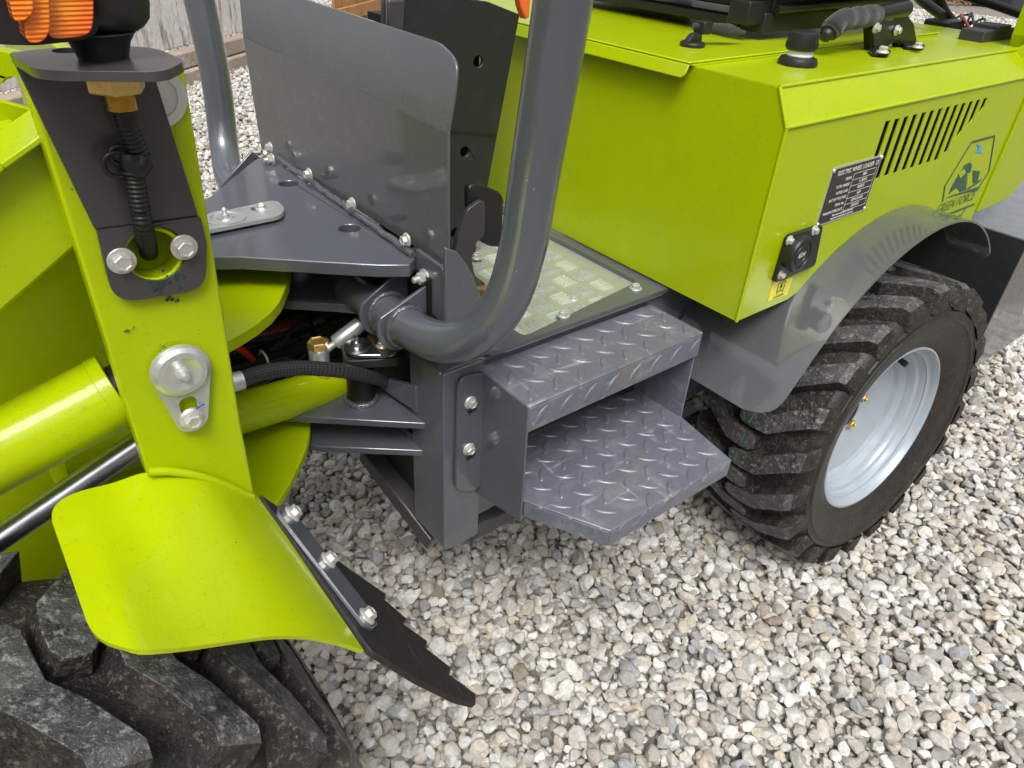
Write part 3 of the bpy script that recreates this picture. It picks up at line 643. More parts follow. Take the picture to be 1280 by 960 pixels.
k0 = rp([(0.1724,0.8493,0.684), (0.196,0.8831,0.684), (0.3312,0.895,0.684), (0.3301,0.8623,0.684), (0.3149,0.8394,0.684), (0.2217,0.8389,0.684)], .012)
b = MB(); b.plate(k0, (0, 0, .005), [circle((0.2982,0.8746,0.684), Z_, .009, 16, ref=(.5, -.9, 0), ry=.007)]); KP = b.build('pin_keeper', 'zinc', HP, bevel=.001)
bolt((0.3033,0.8725,0.689), Z_, KP, 'flange', .8)
b = MB(); c0 = (0.2543,0.8636,0.689); b.lathe([(.024, 0), (.024, .002), (.018, .0025), (.016, .0012), (.011, .0012), (.010, .003), (.0045, .003), (.0045, .006), (.003, .007), (.0035, .012), (.0015, .014), (0, .014)], c0, seg=32); b.build('grease_nipple', 'zinc', KP, smooth=30)
# second fork plate and web below it
b = MB(); b.plate([(0.3919,0.6979,0.6), (0.4812,0.7946,0.6), (0.4255,0.9274,0.6), (0.279,0.9202,0.6), (0.235,0.8312,0.6), (0.3348,0.7471,0.6)], (0, 0, -.012)); b.build('hinge_fork_plate', 'grey', LD, bevel=.001)
b = MB(); b.box((.40, .63, .30), (.41, 1.17, .665)); b.build('frame_bulkhead', 'dark', LD)
# lime articulation discs
b = MB(); b.plate(rp([(0.3118,0.8226,0.637), (0.2984,0.7922,0.637), (0.2842,0.7645,0.637), (0.2566,0.7236,0.637), (0.2365,0.7027,0.637), (0.2161,0.6881,0.637), (0.1972,0.6779,0.637), (0.1778,0.669,0.637), (0.1518,0.6671,0.637), (0.1015,0.693,0.637), (0.1598,0.9055,0.637)], .004, 3), (0, 0, -.014)); b.build('articulation_plate', 'lime', LD, bevel=.002, label='upper rounded lime articulation plate')
b = MB(); b.plate(rp([(0.2822,0.7524,0.449), (0.2757,0.7313,0.449), (0.2647,0.7102,0.449), (0.249,0.6857,0.449), (0.2309,0.6647,0.449), (0.2072,0.639,0.449), (0.1854,0.618,0.449), (0.1603,0.5983,0.449), (0.1289,0.5911,0.449), (0.0947,0.6416,0.449), (0.1451,0.7962,0.449), (0.2217,0.8066,0.449)], .006, 3), (0, 0, -.012)); b.build('articulation_plate', 'lime', LD, bevel=.002, label='lower rounded lime articulation plate')
# lower fork plates (dark grey, welded to post)
b = MB(); b.plate([(0.3934,0.6056,0.475), (0.4152,0.6541,0.475), (0.3823,0.7452,0.475), (0.2657,0.8232,0.475), (0.2067,0.7845,0.475), (0.2461,0.7265,0.475)], (0, 0, -.010)); FP = b.build('lower_fork_plate', 'grey', LD, bevel=.0015)
b = MB(); b.plate([(0.3967,0.6112,0.425), (0.4216,0.6652,0.425), (0.3581,0.777,0.425), (0.2772,0.7859,0.425), (0.2245,0.7684,0.425), (0.2751,0.7071,0.425)], (0, 0, -.010)); b.build('lower_fork_plate', 'grey', LD, bevel=.0015)
b = MB(); b.plate([(.376, .63, .485), (.376, .63, .525), (.36, .75, .485)], (.008, 0, 0)); b.build('gusset', 'grey', LD, bevel=.001)
for (a_, b_) in (((0.3864,0.6879,0.477), (0.385,0.6204,0.477)), ((0.3831,0.6754,0.427), (0.386,0.6236,0.427))):
    b = MB(); A_, B_ = V(a_), V(b_); b.tube([A_.lerp(B_, i/14) + V((random.uniform(-.001, .001), random.uniform(-.001, .001), 0)) for i in range(15)], .0045, 10); b.build('weld_bead', 'weld', LD, smooth=60)
rg = circle((0.3402,0.708,0.477), Z_, .0195, 26); b = MB(); b.tube([p + V((random.uniform(-.001, .001), random.uniform(-.001, .001), 0)) for p in rg] + [rg[0]], .004, 8, caps=False); b.build('weld_bead', 'weld', LD, smooth=60)
# steering cylinder, eye, elbow fitting, second pin keeper
p0, p1 = V((0.1596,0.72,0.5098)), V((0.3409,0.76,0.4716))
b = MB(); b.tube([p0 + (p0 - p1)*.9, p1], .0255, 36); SCY = b.build('steering_cylinder', 'lime', LD, smooth=40)
d = (p1 - p0).normalized(); b = MB(); b.lathe([(.0255, 0), (.0262, .002), (.0262, .006), (.012, .030), (.0, .034)], p1, d, 36); b.build('cylinder_end', 'lime', SCY, smooth=40)
port = V((0.3061,0.75,0.5006)); b = MB(); b.lathe([(.012, 0), (.0115, .022)], port - Z_*.004, seg=28); b.build('port_boss', 'lime', SCY, smooth=40)
b = MB(); b.lathe([(.0125, 0), (.013, .004), (.013, .022), (.0122, .024), (.011, .026)], port + Z_*.018, seg=30); ban = b.build('banjo_fitting', 'zinc', SCY, smooth=35)
b = MB(); b.lathe([(.0132, 0), (.0132, .009), (.0115, .010), (.0105, .0085), (0, .0085)], port + Z_*.044, seg=6); b.build('banjo_bolt', 'brass', SCY, smooth=30)
bd = (V((0.3642,0.74,0.5668)) - (port + Z_*.032)).normalized()
b = MB(); b.lathe([(.005, .010), (.005, .024), (.008, .025), (.008, .028)], port + Z_*.032, bd, 20); b.lathe([(.0100, .026), (.0104, .028), (.0104, .066), (.0095, .068), (0, .068)], port + Z_*.032, bd, 24); b.build('hose_ferrule', 'zinc', SCY, smooth=28)
pk = V((0.3464,0.7207,0.545))
b = MB(); b.plate(rp([(0.337,0.7508,0.545), (0.3625,0.7664,0.545), (0.399,0.735,0.545), (0.3931,0.6783,0.545), (0.3768,0.6707,0.545), (0.3173,0.7012,0.545)], .012), (0, 0, -.012)); b.build('steering_lug', 'matt', LD, bevel=.001)
b = MB(); b.plate(rp([(0.3284,0.7259,0.552), (0.3581,0.735,0.552), (0.3873,0.7038,0.552), (0.3889,0.6767,0.552), (0.3695,0.6735,0.552), (0.3276,0.6989,0.552)], .012), (0, 0, -.005)); PK = b.build('pin_keeper', 'chrome', LD, bevel=.001)
b = MB(); b.lathe([(.0175, 0), (.016, .003), (.008, .004), (.007, .009), (.0035, .010), (.0035, .016), (0, .017)], (0.3408,0.7111,0.553), seg=28); b.build('grease_nipple', 'chrome', PK, smooth=30)
b = MB(); b.plate(rp([(0.3623,0.725,0.558), (0.3797,0.7209,0.558), (0.3764,0.671,0.558), (0.354,0.6656,0.558)], .006), (0, 0, -.004)); b.build('keeper_strap', 'rust', PK, bevel=.0008)
bolt((0.3647,0.6882,0.559), Z_, PK, 'flange', .8)
b = MB(); b.lathe([(.022, 0), (.019, .004), (.0175, .008), (.0175, .055)], (0.3417,0.7109,0.476), seg=32); b.build('pin_bush', 'dark', FP, smooth=35)
# hydraulic hoses in the hinge bay
hp = spline([(0.1719,0.66,0.5922), (0.2083,0.67,0.5865), (0.2556,0.675,0.572), (0.3167,0.68,0.5402), (0.3818,0.7,0.4874), (0.4419,0.74,0.4133), (0.5471,0.85,0.2533)], 16)
b = MB(); b.tube(hp, .0088, 18); ho = b.mesh('hose'); uvl = ho.uv_layers.new(name='UVMap')
nv = len(hp)
uvd = np.zeros((len(ho.loops), 2))
for p in ho.polygons:
    for li in p.loop_indices:
        vi = ho.loops[li].vertex_index; u = (vi % 18)/18
        if (vi % 18) == 0 and any((ho.loops[q].vertex_index % 18) == 17 for q in p.loop_indices): u = 1
        uvd[li] = (u, (vi//18)/nv*.25)
uvl.data.foreach_set('uv', uvd.ravel()); weave(M['hose'])
hose = link('hydraulic_hose', ho, LD, 'hose', smooth=60, label='black braided hydraulic hose across the hinge bay')
b = MB(); b.tube([V((0.1685,0.66,0.5924)), V((0.1812,0.66,0.5917))], .0105, 20); b.build('hose_ferrule', 'bolt', hose, smooth=30)
def corr(path, r, pitch, depth, name, m, parent, label=None, seg=14):
    P = resample(path, pitch/4); b_ = MB(); n_ = len(P); vs = []
    T_ = [(P[min(i + 1, n_ - 1)] - P[max(i - 1, 0)]).normalized() for i in range(n_)]; a = T_[0].orthogonal().normalized()
    for i in range(n_):
        a = (a - T_[i]*a.dot(T_[i])).normalized(); c_ = T_[i].cross(a); rr = r - (depth if i % 4 >= 2 else 0)
        for k in range(seg): th = 2*math.pi*k/seg; vs.append(P[i] + (a*math.cos(th) + c_*math.sin(th))*rr)
    fs = [(i*seg + k, i*seg + (k + 1) % seg, (i + 1)*seg + (k + 1) % seg, (i + 1)*seg + k) for i in range(n_ - 1) for k in range(seg)]
    b_.add(vs, fs); return b_.build(name, m, parent, smooth=60, label=label)
corr(spline([(0.2306,0.86,0.5116), (0.3076,0.86,0.4962), (0.3827,0.86,0.5068), (0.4488,0.86,0.51), (0.5487,0.86,0.5025)], 10), .008, .005, .0016, 'conduit', 'cable', LD)
corr(spline([(0.2696,0.95,0.4746), (0.3568,0.95,0.4708), (0.4241,0.95,0.4663), (0.5115,0.95,0.4661)], 10), .0085, .005, .0016, 'conduit', 'redhose', LD, label='red brown corrugated conduit deep in the hinge bay')
corr(spline([(0.2024,0.8,0.5354), (0.2761,0.84,0.4987), (0.3515,0.86,0.4513), (0.4435,0.86,0.4264)], 10), .006, .005, .0014, 'conduit', 'cable', LD)
b = MB(); b.tube(spline([(0.1946,0.74,0.5938), (0.2129,0.76,0.5688), (0.2389,0.8,0.5202), (0.2633,0.85,0.461)], 8), .0045, 12); b.build('battery_cable', 'red', LD, smooth=60)
b = MB(); b.tube(spline([(0.2177,0.82,0.5231), (0.3406,0.88,0.4943), (0.4232,0.92,0.4718), (0.466,0.95,0.4539)], 8), .003, 10); b.build('cable', 'cable', LD, smooth=60)
for (r_, m_, pp_) in ((.0065, 'cable', [(0.2005,0.78,0.5326), (0.2517,0.8,0.5206), (0.3359,0.83,0.4967), (0.4184,0.86,0.4639), (0.4979,0.88,0.4049)]),
                      (.0055, 'cable', [(0.2437,0.9,0.5011), (0.3103,0.92,0.5033), (0.3979,0.95,0.4798), (0.4951,0.95,0.4452)]),
                      (.0045, 'hose', [(0.2247,0.82,0.5021), (0.2925,0.85,0.5036), (0.3361,0.88,0.5077), (0.4156,0.9,0.5016)]),
                      (.0060, 'cable', [(0.3907,0.84,0.4193), (0.4514,0.85,0.414), (0.5077,0.86,0.3776), (0.5585,0.88,0.2833)]),
                      (.0035, 'cable', [(0.246,0.8,0.4824), (0.2964,0.81,0.4907), (0.3374,0.84,0.5004), (0.3495,0.88,0.5168)])):
    b = MB(); b.tube(spline(pp_, 12), r_, 14); b.build('loom_hose', m_, LD, smooth=60)
for px in ((0.2519,0.8,0.5217), (0.356,0.835,0.4901)):
    rg = circle(px, V((1, .1, .1)), .0095, 16); b = MB(); b.tube(rg + [rg[0]], .0016, 8, caps=False); b.build('cable_tie', 'print', LD, smooth=60)
b = MB(); b.obox((.33, 1.0, .60), (.375, .90, .56), .012, .006); b.build('cable_clip', 'zinc', LD)
b = MB(); b.box((.02, .98, .32), (.396, .99, .66)); b.build('inner_bay_wall', 'dark', LD)

# ------------------------------------------------------------------ roll bar and its lugs
RB = .0235
np_path = spline([(.364, .76, .609), (.367, .70, .610), (.368, .64, .611), (.376, .575, .618), (.393, .530, .643), (.411, .505, .690), (.4210, .495, .75), (.4225, .487, .82), (.419, .468, .93), (.415, .455, 1.0), (.408, .43, 1.14)], 8)
b = MB(); b.tube(np_path, RB, 36); b.build('roll_bar', 'grey', LD, smooth=60, label='near grey tubular roll bar bending up beside the step')
fp = spline([(.364, 1.03, .609), (.367, 1.09, .610), (.368, 1.15, .611), (.376, 1.215, .618), (.390, 1.26, .645), (.400, 1.283, .69), (.405, 1.290, .75), (.406, 1.298, .82), (.405, 1.318, .93), (.405, 1.33, 1.0), (.405, 1.35, 1.14)], 8)
b = MB(); b.tube(fp, RB, 32); b.build('roll_bar', 'grey', LD, smooth=60, label='far grey tubular roll bar beyond the cowl sheet')
def lug(y, top, x0=.3685, z0=.611, nm='roll_bar_lug'):
    r = .034; pts = []
    for i in range(15):
        a = math.radians(150 + 190*i/14); pts.append((x0 + r*math.cos(a), y, z0 + r*math.sin(a)))
    pts += top
    c_ = MB(); c_.plate(pts, (0, .005, 0)); return c_.build(nm, 'grey', LD, bevel=.001)
lug(.640, [(0.4299,0.64,0.5757), (0.4265,0.64,0.6504), (0.4164,0.64,0.6583)]); lug(.682, [(0.4187,0.682,0.614), (0.4164,0.682,0.6591), (0.4065,0.682,0.6677)])
for y in (1.108, 1.150): lug(y, [(.420, y, .601), (.420, y, .655), (.398, y, .676)])
def ring(y, nm='weld_bead'):
    pth = [V((.3685 + (RB + .001)*math.cos(2*math.pi*i/40), y, .6110 + (RB + .001)*math.sin(2*math.pi*i/40))) + V((random.uniform(-.0008, .0008), random.uniform(-.0008, .0008), 0)) for i in range(41)]
    c_ = MB(); c_.tube(pth, .0032, 8, caps=False); c_.build(nm, 'weld', LD, smooth=60)
for y in (.634, .676, 1.115, 1.157): ring(y)
b = MB(); b.plate(rp([(0.402,0.6647,0.6896), (0.402,0.6064,0.6876), (0.402,0.6,0.6746), (0.402,0.5984,0.6159), (0.402,0.6677,0.6249)], [.002, .008, .004, .001, .001]), (.005, 0, 0)); b.build('lug_back_plate', 'grey', LD, bevel=.0012)
bolt((0.4015,0.646,0.6607), V((-1, 0, 0)), LD, 'through', 1.05)
b = MB(); b.plate([(0.3943,0.59,0.7202), (0.4098,0.59,0.712), (0.4218,0.59,0.695), (0.432,0.59,0.6778), (0.4506,0.59,0.6286), (0.4453,0.59,0.613), (0.3942,0.59,0.6266)], (0, .006, 0)); b.build('side_gusset', 'grey', LD, bevel=.0015)
b = MB(); b.box((.378, .578, .566), (.50, .66, .5725)); b.build('post_cap', 'grey', LD, bevel=.003)
bolt((0.395,1.0587,0.6885), V((-1, 0, 0)), LD, 'through', .9)

# ------------------------------------------------------------------ steering column cover, pedal
cc = [(0.6666,0.82,0.9043), (0.6228,0.82,0.6806), (0.6048,0.82,0.5995), (0.6003,0.82,0.5405), (0.5237,0.82,0.5602), (0.4575,0.82,0.7424), (0.4653,0.82,0.9261), (0.5289,0.82,0.9314), (0.6131,0.82,0.9207)]
b = MB(); b.plate(cc, (0, .006, 0), [circle((0.6002,0.82,0.8509), -Y_, .0074, 18), circle((0.5803,0.82,0.7355), -Y_, .0074, 18), circle((0.565,0.82,0.6195), -Y_, .0074, 18)]); CC = b.build('column_cover', 'matt', LD, bevel=.0025, label='black folded steering column cover with round holes')
b = MB(); b.plate([(0.5485,0.8185,0.7691), (0.63,0.8185,0.7537), (0.63,0.8185,0.7548), (0.5485,0.8185,0.7703)], (0, -.0012, 0)); b.build('cover_seam', 'plastic', CC)
b = MB(); b.plate([(0.4666,0.815,0.9266), (0.4651,0.815,0.8983), (0.4856,0.815,0.8931), (0.489,0.815,0.9261)], (0, .02, 0)); b.build('cover_fold', 'bracket', CC, bevel=.002)
b = MB(); b.box((.50, .845, .60), (.62, .93, .90)); b.build('column_core', 'dark', CC)
b = MB(); b.box((.52, .83, .925), (.68, .95, 1.0)); b.build('dash_base', 'plastic', LD, bevel=.006)
b = MB(); b.plate(rp([(0.4722,0.66,0.7537), (0.4894,0.66,0.7537), (0.526,0.66,0.7337), (0.5274,0.66,0.6637), (0.5044,0.66,0.6711), (0.4746,0.66,0.6944)], .010), (0, .010, 0)); PD = b.build('brake_pedal', 'plastic', LD, bevel=.0025)
arm = [(0.485,0.65,0.7374), (0.491,0.65,0.7324), (0.4913,0.65,0.6913), (0.4772,0.65,0.6841), (0.4729,0.65,0.6642), (0.4783,0.65,0.6414), (0.4962,0.65,0.6257), (0.4874,0.65,0.5881), (0.4722,0.65,0.5902), (0.4687,0.65,0.6362), (0.4565,0.65,0.6523), (0.4469,0.65,0.6756), (0.4513,0.65,0.6999), (0.4656,0.65,0.7294)]
b = MB(); b.plate(rp(arm, .005, 3), (0, .007, 0)); b.build('pedal_arm', 'bracket', PD, bevel=.001)
b = MB(); b.tube([V((0.48,0.648,0.6186)), V((0.4863,0.63,0.6268))], .0085, 18); b.build('pivot_pin', 'brass', PD, smooth=40)
b = MB(); b.plate([(0.5813,0.72,0.9427), (0.6003,0.72,0.9424), (0.6001,0.72,0.9158), (0.5942,0.72,0.9135), (0.5872,0.72,0.9262)], (0, .012, 0)); b.build('seat_belt_buckle', 'orangeo', LD, bevel=.002)

# ------------------------------------------------------------------ seat, lever, wiring above the hood
b = MB(); sz = .945
b.plate(rp([(.94, .66, sz), (1.06, .60, sz - .002), (1.36, .60, sz), (1.42, .68, sz), (1.40, 1.16, sz), (.95, 1.16, sz)], .05), (0, 0, .09)); b.build('seat_cushion', 'vinyl', LD, bevel=.025, segs=5)
b = MB(); b.box((.985, .66, .889), (1.34, .70, .915)); b.box((.985, 1.08, .889), (1.34, 1.12, .915)); b.box((.98, .70, .892), (1.01, 1.08, .905)); b.box((1.0, .66, .915), (1.36, 1.12, .943)); b.box((.95, .665, .900), (1.02, .70, .93)); b.build('seat_slide', 'plastic', LD, bevel=.002)
b = MB(); b.tube([V((1.00, .655, .92)), V((1.34, .645, .926))], .006, 12); b.build('seat_rail_bar', 'plastic', LD, smooth=50)
ls = V((0.8638,0.67,0.9011)); le = V((0.9293,0.65,0.8941))
b = MB(); b.tube([ls + (ls - le)*.25, ls, ls.lerp(le, .25), ls.lerp(le, .6), ls.lerp(le, .93), le], lambda t: (.004, .005, .007, .009, .0085, .003)[min(5, int(t*5.99))], 18); b.build('seat_adjust_handle', 'foam', LD, smooth=60)
b = MB(); q = V((0.8621,0.67,0.9012)); b.box(q - V((.009, .009, .008)), q + V((.009, .009, .008))); b.build('seat_slide_latch', 'plastic', LD, bevel=.002)
# parking brake lever with foam grip
h0, h1, h2, h3 = V((1.0054,0.57,0.9019)), V((1.0334,0.57,0.9165)), V((1.1191,0.57,0.9195)), V((1.1988,0.57,0.9252))
b = MB(); pth = spline([h0, h0.lerp(h1, .5) + Z_*.004, h1, h1.lerp(h2, .5), h2], 10)
b.tube(pth, lambda t: .0140 + .0009*math.sin(t*26) if .04 < t < .97 else .0125, 26); LV = b.build('brake_lever_grip', 'foam', LD, smooth=60, label='curved black foam grip of the parking brake lever')
dd = (h0 - h1).normalized(); b = MB(); b.lathe([(.009, 0), (.009, .008), (.006, .012), (0, .013)], h0, dd, 20); b.build('release_button', 'plastic', LV, smooth=50)
b = MB(); b.tube([h2 - (h3 - h2)*.1, h3], .0125, 26); b.build('lever_tube', 'vinyl', LV, smooth=45)
yb = h2.y + .004
br0 = [(1.106,0.562,0.9035), (1.126,0.562,0.9172), (1.1868,0.562,0.9234), (1.2278,0.562,0.9048), (1.268,0.562,0.8691), (1.2224,0.562,0.8683), (1.1925,0.562,0.8823), (1.1707,0.562,0.8791), (1.1669,0.562,0.8639), (1.1312,0.562,0.8683)]
b = MB(); b.plate(br0, (0, .016, 0)); bl = b.build('lever_bracket', 'vinyl', LD, bevel=.002)
b = MB(); b.plate(rp([(1.107,0.5596,0.8745), (1.1495,0.5641,0.8745), (1.1226,0.5338,0.8745), (1.0906,0.5204,0.8745), (1.0718,0.534,0.8745)], .006), (0, 0, .004)); b.build('bracket_foot', 'vinyl', bl, bevel=.001); b = MB(); b.plate(rp([(1.2183,0.5673,0.8745), (1.2726,0.5702,0.8745), (1.2369,0.5388,0.8745), (1.2065,0.5289,0.8745), (1.1914,0.5485,0.8745)], .006), (0, 0, .004)); b.build('bracket_foot', 'vinyl', bl, bevel=.001)
bolt((1.084,0.5272,0.88), Z_, bl, 'flange', .9); bolt((1.1886,0.5283,0.88), Z_, bl, 'flange', .8)
bolt((1.1105,0.56,0.9047), -Y_, bl, 'small', 1.1); bolt((1.1745,0.56,0.8987), -Y_, bl, 'small', 1.1)
corr(spline([(1.5452,0.7,0.953), (1.5912,0.7,0.9127), (1.6494,0.7,0.8834), (1.7026,0.68,0.8522)], 12), .0115, .006, .001, 'wiring_conduit', 'cable', LD)
wq = V((1.6149,0.68,0.8648)); b = MB(); b.box(wq - V((.03, .02, .012)), wq + V((.04, .03, .016))); b.build('fuse_box', 'plastic', LD, bevel=.004)
wq = V((1.4926,0.55,0.8745)); b = MB(); b.box(wq - V((.075, .02, .016)), wq + V((.05, .02, .016))); b.box(wq + V((-.03, -.022, .012)), wq + V((.02, .02, .022))); b.build('wire_connector', 'slab', LD, bevel=.002)
b = MB(); b.box(wq - V((.07, .02, .024)), wq + V((.045, .02, -.017))); b.build('connector_base', 'white', LD, bevel=.002)
cen = V((1.6608,0.66,0.8599))
for i in range(7):
    a = cen + V((random.uniform(-.02, .03), random.uniform(-.02, .03), random.uniform(0, .02))); e_ = a + V((random.uniform(.03, .08), random.uniform(-.03, .03), random.uniform(-.01, .02)))
    b = MB(); b.tube(spline([cen, a, e_, V((wq.x - .05, wq.y, wq.z))], 8), .0022 if i else .0026, 8); b.build('wire', 'red' if i == 0 else 'cable', LD, smooth=60)
b = MB(); pl = spline([V((1.45, .62, .90)), V((1.50, .70, .925)), V((1.62, .68, .925)), V((1.72, .58, .895))], 12); b.tube(pl, .008, 12); b.build('cable_loop', 'cable', LD, smooth=60)

# ================================================================== front section
# pivot post (lime)
PY = .50
pl = [(0.0601,0.5,0.8695), (0.0543,0.5,0.6414), (0.1273,0.5,0.5743), (0.1336,0.5,0.7258), (0.1376,0.5,0.9293), (0.0652,0.5,0.9348)]
b = MB(); pf = [(.052, PY, .635), (.129, PY, .571), (.1295, PY, .66), (.1345, PY, .80), (.139, PY, .935), (.052, PY, .945)]
hol = circle((0.0949,0.5,0.8173), -Y_, .0185, 30)
b.plate(pf, (0, .020, 0), [hol]); PO = b.build('loader_post', 'lime', LD, bevel=.003, segs=3)
b = MB(); b.box((.060, PY + .021, .60), (.128, PY + .10, .93)); b.build('post_box', 'lime', LD, bevel=.003)
b = MB(); b.tube(circle((0.0943,0.497,0.8186), -Y_, .0185, 30) + [V(circle((0.0943,0.497,0.8186), -Y_, .0185, 30)[0])], .0018, 8, caps=False); b.build('hole_rim', 'lime', PO, smooth=60)
# pin keeper on the post
kc = V((0.0931,0.4965,0.7259)); kb = V((0.0922,0.4965,0.6828))
out_ = []
for i in range(21):
    a = math.radians(-18 + 216*i/20); out_.append(kc + V((math.cos(a)*.0215, 0, math.sin(a)*.0215)))
for i in range(13):
    a = math.radians(198 + 144*i/12 + 10); out_.append(kb + V((math.cos(a)*.0125, 0, math.sin(a)*.0125)))
slot = [V(p) for p in rp([kb + V((-.0065, 0, -.004)), kb + V((-.0065, 0, .020)), kb + V((.0065, 0, .020)), kb + V((.0065, 0, -.004))], .006)]
b = MB(); b.plate(out_, (0, -.0035, 0), [slot]); K2 = b.build('pin_keeper', 'zinc', PO, bevel=.0008)
b = MB(); b.lathe([(.0205, 0), (.0205, .0015), (.0175, .0040), (.0135, .0046), (.0115, .0038), (.0085, .0022), (.0048, .0020), (.0042, .003), (.0040, .005), (.0022, .006), (.0022, .0085), (.003, .009), (.0025, .011), (0, .0115)], kc - Y_*.0035, -Y_, 40); b.build('grease_nipple', 'zinc', PO, smooth=28)
b = MB(); b.lathe([(.0050, -.002), (.0050, .004), (.0034, .005), (.0034, .008), (.0026, .0095), (0, .0098)], kc - Y_*.0035, -Y_, 24); b.build('nipple_tip', 'bolt', PO, smooth=30)
bolt(kb - Y_*.0035, -Y_, PO, 'flange', .95)
b = MB(); b.obox(kb + V((.004, -.006, .009)), kb + V((.011, -.006, .011)), .0004, .0012, (0, 0, 1)); b.build('paint_mark', 'blue', PO)
# top pin washer partly behind the bracket
b = MB(); b.lathe([(.019, 0), (.019, .002), (.013, .003), (.0125, .0015), (.0085, .0015), (.0085, .006), (0, .006)], (0.1176,0.4985,0.9181), -Y_, 36); b.build('pin_washer', 'zinc', PO, smooth=30)
# light bracket
tabp = [(0.0649,0.497,0.8431), (0.1287,0.497,0.8396), (0.1296,0.497,0.8212), (0.1246,0.497,0.7947), (0.1157,0.497,0.7869), (0.0721,0.497,0.7908), (0.0638,0.497,0.798), (0.0634,0.497,0.8104)]
b = MB(); b.plate(rp(tabp, [.001, .001, .004, .012, .010, .010, .010, .006], 5), (0, -.004, 0), [circle((0.0957,0.497,0.82), -Y_, .0195, 30)]); BR = b.build('light_bracket', 'bracket', LD, bevel=.0008)
A0, A1 = V((0.0644,0.4945,0.8435)), V((0.1279,0.4945,0.84)); B0, B1 = V((0.049,0.49,0.9411)), V((0.1178,0.49,0.9362)); Cm = V((0.0583,0.506,0.9088))
b = MB(); b.plate([A0, A1, V((0.1257,0.4935,0.8629)), B1, B0], (0, .004, 0)); b.build('bracket_arm', 'bracket', BR, bevel=.0008)
for px in ((0.0741,0.493,0.8203), (0.114,0.493,0.8208)): bolt(px, -Y_, BR, 'washer', .8)
ZS = .948
shp = rp([(0.0477,0.4923,0.948), (0.0521,0.4408,0.948), (0.1048,0.4144,0.948), (0.1229,0.4387,0.948), (0.1202,0.4862,0.948), (0.0918,0.4966,0.948), (0.0681,0.4999,0.948)], [.004, .014, .010, .008, .02, .02, .01])
b = MB(); b.plate(shp, (0, 0, -.005), [circle((0.0763,0.4891,0.948), Z_, .0085, 20)]); SH = b.build('bracket_shelf', 'bracket', LD, bevel=.0009)
bc = V((0.0879,0.4621,0.948))
b = MB(); b.lathe([(.0125, 0), (.0130, .002), (.0150, .008), (.0178, .0120), (.0188, .0128), (.0186, .0134), (.015, .0136)], bc, seg=40); BE = b.build('beacon_base', 'plastic', LD, smooth=32)
b = MB(); b.lathe([(.013, .013), (.0165, .015), (.0200, .019), (.0215, .026), (.0215, .06)], bc + V((.007, 0, 0)), seg=40); b.build('beacon_body', 'plastic', BE, smooth=50)
tl = V((0.0707,0.47,0.964))
b = MB(); b.plate(rp([(0.04,0.444,0.9979), (0.033,0.444,0.9656), (0.0376,0.444,0.9599), (0.0556,0.444,0.9585), (0.0799,0.444,0.9598), (0.0854,0.444,0.964), (0.0947,0.444,0.9983)], [.001, .01, .008, .003, .008, .003, .001]), (0, .022, 0)); b.build('lamp_housing', 'plastic', BE, bevel=.002)
b = MB(); b.plate(rp([(0.0683,0.434,0.9957), (0.0606,0.434,0.9644), (0.0635,0.434,0.9625), (0.0767,0.434,0.9629), (0.0811,0.434,0.9663), (0.0889,0.434,0.9957)], [.001, .003, .004, .006, .006, .001], 4), (0, .012, 0)); b.build('amber_lens', 'orange', BE, bevel=.003)
b = MB(); b.plate(rp([(0.0607,0.428,0.9961), (0.0549,0.428,0.9736), (0.0517,0.428,0.9718), (0.0503,0.428,0.9623), (0.0565,0.428,0.962), (0.0612,0.428,0.9666), (0.0684,0.428,0.9961)], [.001, .003, .003, .003, .004, .004, .001], 4), (0, .020, 0)); b.build('amber_lens', 'orange', BE, bevel=.003)
b = MB(); b.plate(rp([(0.0491,0.424,0.9964), (0.0474,0.424,0.9721), (0.0512,0.424,0.972), (0.056,0.424,0.9754), (0.0614,0.424,0.9964)], .002, 3), (0, .012, 0)); b.build('amber_lens', 'orange', BE, bevel=.002)
nt0 = V((bc.x + .003, bc.y, ZS - .005))
b = MB(); b.lathe([(.016, -.002), (.016, 0)], nt0, seg=30); b.lathe([(.0140, -.0125), (.0152, -.0115), (.0152, -.003), (.0140, -.002)], nt0, seg=6, ph=.4); b.build('lamp_nut', 'brass', SH, smooth=30)
b = MB(); pr = [(0, -.0225)]
for i in range(12): pr += [(.0078, -.022 + i*.0010), (.0070, -.0215 + i*.0010)]
b.lathe(pr + [(.0078, -.010)], nt0, seg=24); b.build('threaded_stem', 'brass', SH, smooth=50)
cpth = spline([nt0 + V((.004, .003, -.012)), V((0.0982,0.492,0.9075)), V((0.1007,0.486,0.8894)), V((0.0938,0.488,0.8775)), V((0.0919,0.489,0.8596)), V((0.0913,0.492,0.8343)), V((0.0972,0.515,0.811))], 12)
corr(spline([nt0 + V((.004, .004, -.012)), V((0.0937,0.476,0.9116)), V((0.0963,0.48,0.8973)), V((0.0986,0.482,0.8869))], 12), .0058, .0031, .0011, 'wire_conduit', 'cable', LD)
corr(spline([V((0.0935,0.48,0.8891)), V((0.0918,0.481,0.8748)), V((0.0908,0.482,0.8567)), V((0.0908,0.486,0.8393)), V((0.0955,0.515,0.8127))], 12), .0062, .0029, .0011, 'wire_conduit', 'cable', LD)
b = MB(); b.tube(spline([V((0.0989,0.48,0.8869)), V((0.0942,0.478,0.8827)), V((0.0921,0.479,0.8862)), V((0.0928,0.48,0.8902))], 8), .0066, 14); b.build('cable_elbow', 'cable', LD, smooth=60)
